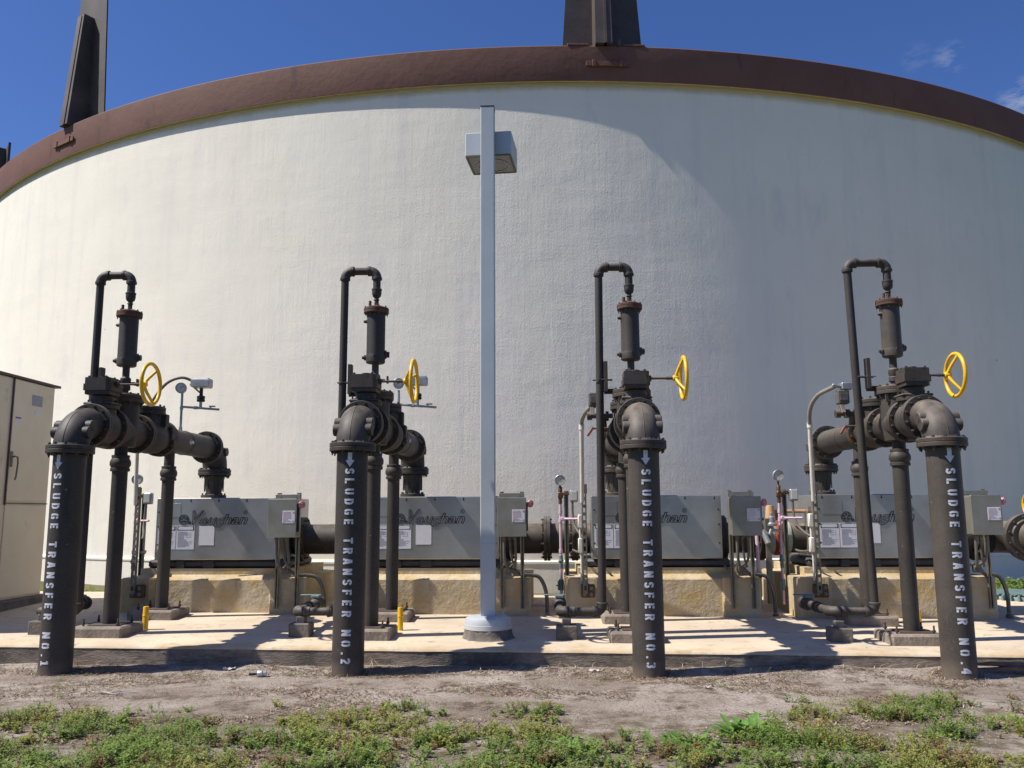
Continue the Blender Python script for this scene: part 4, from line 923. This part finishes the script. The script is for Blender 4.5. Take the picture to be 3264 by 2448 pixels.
# green grate beyond the slab
t=thing('drain_grate','round dark green slotted drain grate by the far right end of slab','drain grate',(7.35,14.3,.20))
b=MB(); b.lathe([(.60,0),(.62,.02),(.62,.05),(.58,.12)],(0,0,0),(0,0,1),40,False); 
for i in range(36):
    a=2*pi*i/36; b.box((.60*cos(a),.60*sin(a),.09),(.10,.035,.11),.008,Matrix.Rotation(a,3,'Z'))
for i in range(-6,7):
    w=2*sqrt(max(.01,.56**2-(i*.085)**2)); b.box((0,i*.085,.145),(w,.04,.03),.006)
for i in range(-3,4):
    w=2*sqrt(max(.01,.56**2-(i*.16)**2)); b.box((i*.16,0,.14),(.03,w,.026),.006)
link('grating',b.mesh('grating',M['teal'],30),t)
b=MB(); b.lathe([(.56,.03),(.01,.03)],(0,0,0),(0,0,1),32,False); link('pit',b.mesh('pit',M['black'],30),t)

# ------------------------------------------------------------------ weeds and straw
def blade(b,p,d,up,L,w):
    p=V(p);d=V(d).normalized(); s=d.cross(up).normalized()*w/2
    m=p+d*L*.5+up*L*.06; b.add([p,m-s,p+d*L,m+s],[(0,1,2,3)])
def sprig(b,x,y,z,h,lean,rnd,leaf=.016,n=16):
    az=rnd.uniform(0,2*pi); le=lean*rnd.uniform(.3,1); p0=V((x,y,z)); tip=p0+V((cos(az)*le*h,sin(az)*le*h,h)); mid=(p0+tip)/2+V((0,0,h*.12))
    prev=p0
    for i in range(1,n+1):
        t=i/n; p=p0*(1-t)**2+mid*2*t*(1-t)+tip*t*t
        for s in(0,1):
            a=rnd.uniform(0,2*pi); d=V((cos(a),sin(a),rnd.uniform(-.1,.7)))
            blade(b,p,d,V((0,0,1)),leaf*rnd.uniform(.7,1.5),leaf*rnd.uniform(.45,.8))
        if i%4==0:
            q=(p-prev); sd=q.cross(V((rnd.uniform(-1,1),rnd.uniform(-1,1),.1))).normalized()*.0014; b.add([prev-sd,prev+sd,p+sd,p-sd],[(0,1,2,3)]); prev=p
rnd=random.Random(11)
wa,wb,wd=MB(),MB(),MB()
def holes(x,y):
    # bare sand: the middle-right opening, small openings elsewhere
    h=0
    for cx,cy,rx,ry in((.95,7.65,1.05,.85),(.55,6.85,.55,.22),(-.55,7.0,.5,.22),(-2.5,7.15,.8,.2),(-3.4,6.2,.35,.14),(2.9,7.0,.45,.2),(3.2,6.35,.6,.22),(.4,6.0,.5,.15),(-1.6,5.95,.4,.12),(1.9,6.1,.5,.15)):
        h=max(h,1-((x-cx)/rx)**2-((y-cy)/ry)**2)
    return h
def dens(x,y):
    edge=7.75+.3*noise.noise(V((x*.7,3,1)))+(.25 if x>1.3 else 0)-(.25 if x<-1.5 else 0)
    f=min(1,max(0,(edge-y)/.55)); n=noise.noise(V((x*1.5,y*2.1,7)))+.45*noise.noise(V((x*4.5,y*5.5,2)))
    return f*(n*1.4+.42+max(0,(6.9-y)*.22))-2*max(0,holes(x,y))
clumps=[]
for _ in range(30000):
    y=5.25+2.9*rnd.random()**.9; x=rnd.uniform(-.66*y-.3,.60*y+.3); dd_=dens(x,y)
    if rnd.random()>dd_: continue
    clumps.append((x,y,dd_))
    if len(clumps)>=1280: break
for x,y,dd_ in clumps:
    k=min(1,max(0,dd_)); R=rnd.uniform(.05,.11)*(1+.5*k); h=rnd.uniform(.035,.085)*(1+.55*k); z=ground_z(x,y)-.005
    b=wa if noise.noise(V((x*1.1,y*1.1,5)))+rnd.uniform(-.25,.25)<.12 else wb
    if rnd.random()<.13: b=wd; h*=.9
    big=b is not wd and rnd.random()<.16
    for i in range(rnd.randint(5,11)):
        r=abs(rnd.gauss(0,.6)); a=rnd.uniform(0,2*pi); px,py=x+cos(a)*r*R,y+sin(a)*r*R
        sprig(b,px,py,z,h*rnd.uniform(.7,1.2)*max(.35,1-.35*r*r),.75,rnd,.026 if big else .0155,rnd.randint(6,9) if big else rnd.randint(9,13))
# outliers along the sand, and tufts at the tank foot
for _ in range(130):
    x=rnd.uniform(-5,5); y=rnd.uniform(7.7,9.2)
    if rnd.random()<.35 or holes(x,y)>0: continue
    for i in range(3): sprig(wa,x+rnd.gauss(0,.03),y+rnd.gauss(0,.03),ground_z(x,y)-.005,rnd.uniform(.02,.06),.9,rnd,.011,6)
def tuft(x,y,b,n,h):
    for i in range(n): sprig(b,x+rnd.gauss(0,.12),y+rnd.gauss(0,.10),.19,h*rnd.uniform(.5,1.2),.8,rnd,.05,8)
for x in [-9.4+.16*i for i in range(36)]: 
    yy=TCY-sqrt(TR**2-(x-TCX)**2)-.2; tuft(x,min(yy,14.6+rnd.random()*.8),wb if rnd.random()<.5 else wa,9,.19)
for i in range(90): tuft(rnd.uniform(6.3,10.5),rnd.uniform(14.9,16.9),wa,6,.2)
v0=len(wa.f); v1=v0+len(wb.f); wall=MB(); wall.add(wa.v,wa.f); wall.add(wb.v,wb.f); wall.add(wd.v,wd.f)
wm=wall.mesh('weeds',[M['leafA'],M['leafB'],M['dryweed']],180,False)
wm.polygons.foreach_set('material_index',[0 if i<v0 else 1 if i<v1 else 2 for i in range(len(wm.polygons))])
struct('weeds',wm,'stuff')
# broadleaf weeds that stand out one by one
def rosette(x,y,s,n,seed):
    r=random.Random(seed); b=MB()
    for i in range(n):
        a=r.uniform(0,2*pi); L=s*r.uniform(.5,1.1); el=r.uniform(.15,.95); d=V((cos(a)*cos(el),sin(a)*cos(el),sin(el))); sd=V((-sin(a),cos(a),0)); w=L*r.uniform(.10,.16); p=V((cos(a)*.012,sin(a)*.012,0)); P=[];F=[]
        o_=V((r.gauss(0,s*.55),r.gauss(0,s*.22),0))
        for k in range(6):
            t=k/5; q=o_+p+d*L*t+V((0,0,-L*.30*t*t)); ww=w*(.25+1.5*t)*(1-t**3)*.9+.001
            P+=[q-sd*ww,q+V((0,0,-ww*.35)),q+sd*ww]
        for k in range(5): F+=[(k*3,k*3+1,k*3+4,k*3+3),(k*3+1,k*3+2,k*3+5,k*3+4)]
        b.add(P,F)
    return b.mesh('leaves',M['leafD'],60)
for x,y,s,n,sd,lb in ((1.42,6.72,.25,120,1,'largest bright broadleaf weed, front of the pipe NO.3 sand'),(.92,6.42,.18,80,2,'bright broadleaf weed just left of the largest one'),(.12,6.30,.15,60,3,'low broadleaf weed in the grass below the lamp pole'),(1.62,7.35,.11,30,4,'small broadleaf weed on bare sand right of pipe NO.3'),(3.55,7.3,.11,30,5,'small broadleaf weed in the grass before pipe NO.4')):
    thing('broadleaf_weed',lb,'weed',(x,y,ground_z(x,y)-.01),'broadleaf weeds',0,rosette(x,y,s,n,sd))
# straw and chips
sa,sb_,sd2=MB(),MB(),MB()
def bit(b,x,y,L,w,z=None,el=.15):
    a=rnd.uniform(0,2*pi); e=rnd.uniform(-el,el); d=V((cos(a)*cos(e),sin(a)*cos(e),sin(e)+.02)); s=V((-sin(a),cos(a),0))*w/2; z=ground_z(x,y)+.006 if z is None else z; p=V((x,y,z)); m=p+d*L*.5+V((rnd.gauss(0,.1)*L,rnd.gauss(0,.1)*L,L*.08)); q=p+d*L
    q.z=max(q.z,ground_z(q.x,q.y)+.003)
    b.add([p-s,p+s,m+s,m-s,q+s*.5,q-s*.5],[(0,1,2,3),(3,2,4,5)])
def mat_d(x,y): return noise.noise(V((x*.8,y*1.9,21)))+.45*noise.noise(V((x*2.6,y*4,11)))+(.30 if y>8.9 else 0)-(.25 if holes(x,y)>.3 else 0)
for _ in range(60000):
    y=5.3+4.05*rnd.random()**.8; x=rnd.uniform(-.64*y-.4,.60*y+.4); n=mat_d(x,y)
    if n<.05 and rnd.random()<.93: continue
    if rnd.random()>.30+n*2.2: continue
    q=rnd.random(); bit(sd2 if q<.42 else sa if q<.85 else sb_,x,y,rnd.uniform(.012,.085),rnd.uniform(.0035,.009))
for _ in range(320):
    x=rnd.uniform(-6,6); bit(sb_ if rnd.random()<.6 else sa,x,9.38-abs(rnd.gauss(0,.07)),rnd.uniform(.05,.16),rnd.uniform(.003,.007),None,.5)
for X_ in AX:
    for _ in range(220):
        a=rnd.uniform(0,2*pi); r=.165+abs(rnd.gauss(0,.06)); bit(sd2 if rnd.random()<.5 else sa if rnd.random()<.7 else sb_,X_+r*cos(a),YF+FO+r*sin(a),rnd.uniform(.02,.08),rnd.uniform(.003,.007),None,.5)
for _ in range(60):
    x=rnd.uniform(-5,5.5); y=rnd.uniform(9.6,11.6); bit(sa,x,y,rnd.uniform(.03,.10),.006,slab_z(x,y)+.006,.05)
v0,v1=len(sa.f),len(sa.f)+len(sb_.f); st=MB(); st.add(sa.v,sa.f); st.add(sb_.v,sb_.f); st.add(sd2.v,sd2.f); sm=st.mesh('straw',[M['straw'],M['paleStraw'],M['darkStraw']],180,False)
sm.polygons.foreach_set('material_index',[0 if i<v0 else 1 if i<v1 else 2 for i in range(len(sm.polygons))]); struct('straw',sm,'stuff')
gb=MB()
for _ in range(5200):
    y=5.4+3.95*rnd.random()**.8; x=rnd.uniform(-.64*y-.4,.60*y+.4)
    if noise.noise(V((x*1.6,y*2.2,33)))<-.05 and rnd.random()<.8: continue
    r=rnd.uniform(.0022,.0075)*(1 if rnd.random()<.94 else 1.9); z=ground_z(x,y)+r*.3; a=rnd.uniform(0,6.3)
    P=[(x+r*rnd.uniform(.7,1.4)*cos(a+k*pi/2),y+r*rnd.uniform(.7,1.4)*sin(a+k*pi/2),z) for k in range(4)]+[(x,y,z+r*rnd.uniform(.6,1.1))]
    gb.add(P,[(0,1,4),(1,2,4),(2,3,4),(3,0,4)])
struct('grit',gb.mesh('grit',M['grit'],180,False),'stuff')

# ------------------------------------------------------------------ light, sky, camera
EL,AZ=radians(53),radians(12.3)
d=V((cos(AZ)*cos(EL),sin(AZ)*cos(EL),-sin(EL)))       # travel direction of sunlight
sun=bpy.data.lights.new('sun','SUN'); sun.energy=5.0; sun.angle=radians(.53); sun.color=(1,.945,.865)
so=bpy.data.objects.new('sun',sun); COL.objects.link(so); so.rotation_euler=d.to_track_quat('-Z','Y').to_euler()
w=bpy.data.worlds.new('World'); SC.world=w; w.use_nodes=True; nt=w.node_tree; nt.nodes.clear()
out=N(nt,'ShaderNodeOutputWorld'); bg=N(nt,'ShaderNodeBackground'); nt.links.new(bg.outputs[0],out.inputs[0])
sk=N(nt,'ShaderNodeTexSky',sky_type='NISHITA'); sk.sun_disc=False; sk.sun_elevation=EL; sk.sun_rotation=math.atan2(-d.x,-d.y); sk.altitude=10; sk.air_density=1.0; sk.dust_density=.4; sk.ozone_density=4.0
bg.inputs[1].default_value=.067
# a few wisps of cloud high on the right
tc=N(nt,'ShaderNodeTexCoord'); nm=N(nt,'ShaderNodeVectorMath',operation='NORMALIZE'); nt.links.new(tc.outputs['Generated'],nm.inputs[0])
def cdir(u,v):   # sky direction of a cloud wisp
    d_=V((cos(.0434),sin(.0434),0)); f_=V((-sin(.0434)*cos(.1486),cos(.0434)*cos(.1486),sin(.1486))); return f_+d_*((u-1106)/1877)-d_.cross(f_)*((v-829.5)/1877)
def cone(v,c0,c1):
    dt=N(nt,'ShaderNodeVectorMath',operation='DOT_PRODUCT'); nt.links.new(nm.outputs[0],dt.inputs[0]); dt.inputs[1].default_value=V(v).normalized()
    m_=N(nt,'ShaderNodeMapRange'); nt.links.new(dt.outputs['Value'],m_.inputs[0]); m_.inputs[1].default_value=c0; m_.inputs[2].default_value=c1; return m_.outputs[0]
mp=N(nt,'ShaderNodeMapping'); mp.inputs['Rotation'].default_value=(0,radians(-30),0); mp.inputs['Scale'].default_value=(24,24,60); nt.links.new(nm.outputs[0],mp.inputs[0])
cl=ramp(nt,noise_n(nt,mp.outputs[0],1.2,6,.62),.47,.86)
WISP=[(cdir(2056,132),.99982,1.0001),(cdir(1985,128),.99985,1.0004),(cdir(2210,222),.9997,1.0)]
acc=None
for v_,a_,b_ in WISP:
    c_=cone(v_,a_,b_)
    if acc is None: acc=c_
    else:
        mm=N(nt,'ShaderNodeMath',operation='MAXIMUM'); nt.links.new(acc,mm.inputs[0]); nt.links.new(c_,mm.inputs[1]); acc=mm.outputs[0]
mu=N(nt,'ShaderNodeMath',operation='MULTIPLY'); nt.links.new(cl,mu.inputs[0]); nt.links.new(acc,mu.inputs[1])
hs=N(nt,'ShaderNodeHueSaturation'); hs.inputs['Saturation'].default_value=1.16; nt.links.new(sk.outputs[0],hs.inputs['Color'])
nt.links.new(mix(nt,mu.outputs[0],mix(nt,1.0,hs.outputs[0],(1.03,1.0,1.33),'MULTIPLY'),(6.0,6.4,7.0)),bg.inputs[0])

pit,yaw,roll=.1486,.0434,-.0048
fw=V((-sin(yaw)*cos(pit),cos(yaw)*cos(pit),sin(pit))); rt=V((cos(yaw),sin(yaw),0)); up=rt.cross(fw)
r2=rt*cos(roll)+up*sin(roll); u2=up*cos(roll)-rt*sin(roll)
cam=bpy.data.cameras.new('camera'); cam.lens=36*1877/2212; cam.sensor_width=36; cam.clip_end=4000; cam.clip_start=.05
co=bpy.data.objects.new('camera',cam); COL.objects.link(co)
mw=Matrix((r2,u2,-fw)).transposed().to_4x4(); mw.translation=V((0,0,1.6)); co.matrix_world=mw; SC.camera=co
SC.view_settings.view_transform='Standard'; SC.view_settings.look='None'; SC.view_settings.exposure=.40; SC.view_settings.gamma=1
SC.cycles.max_bounces=8
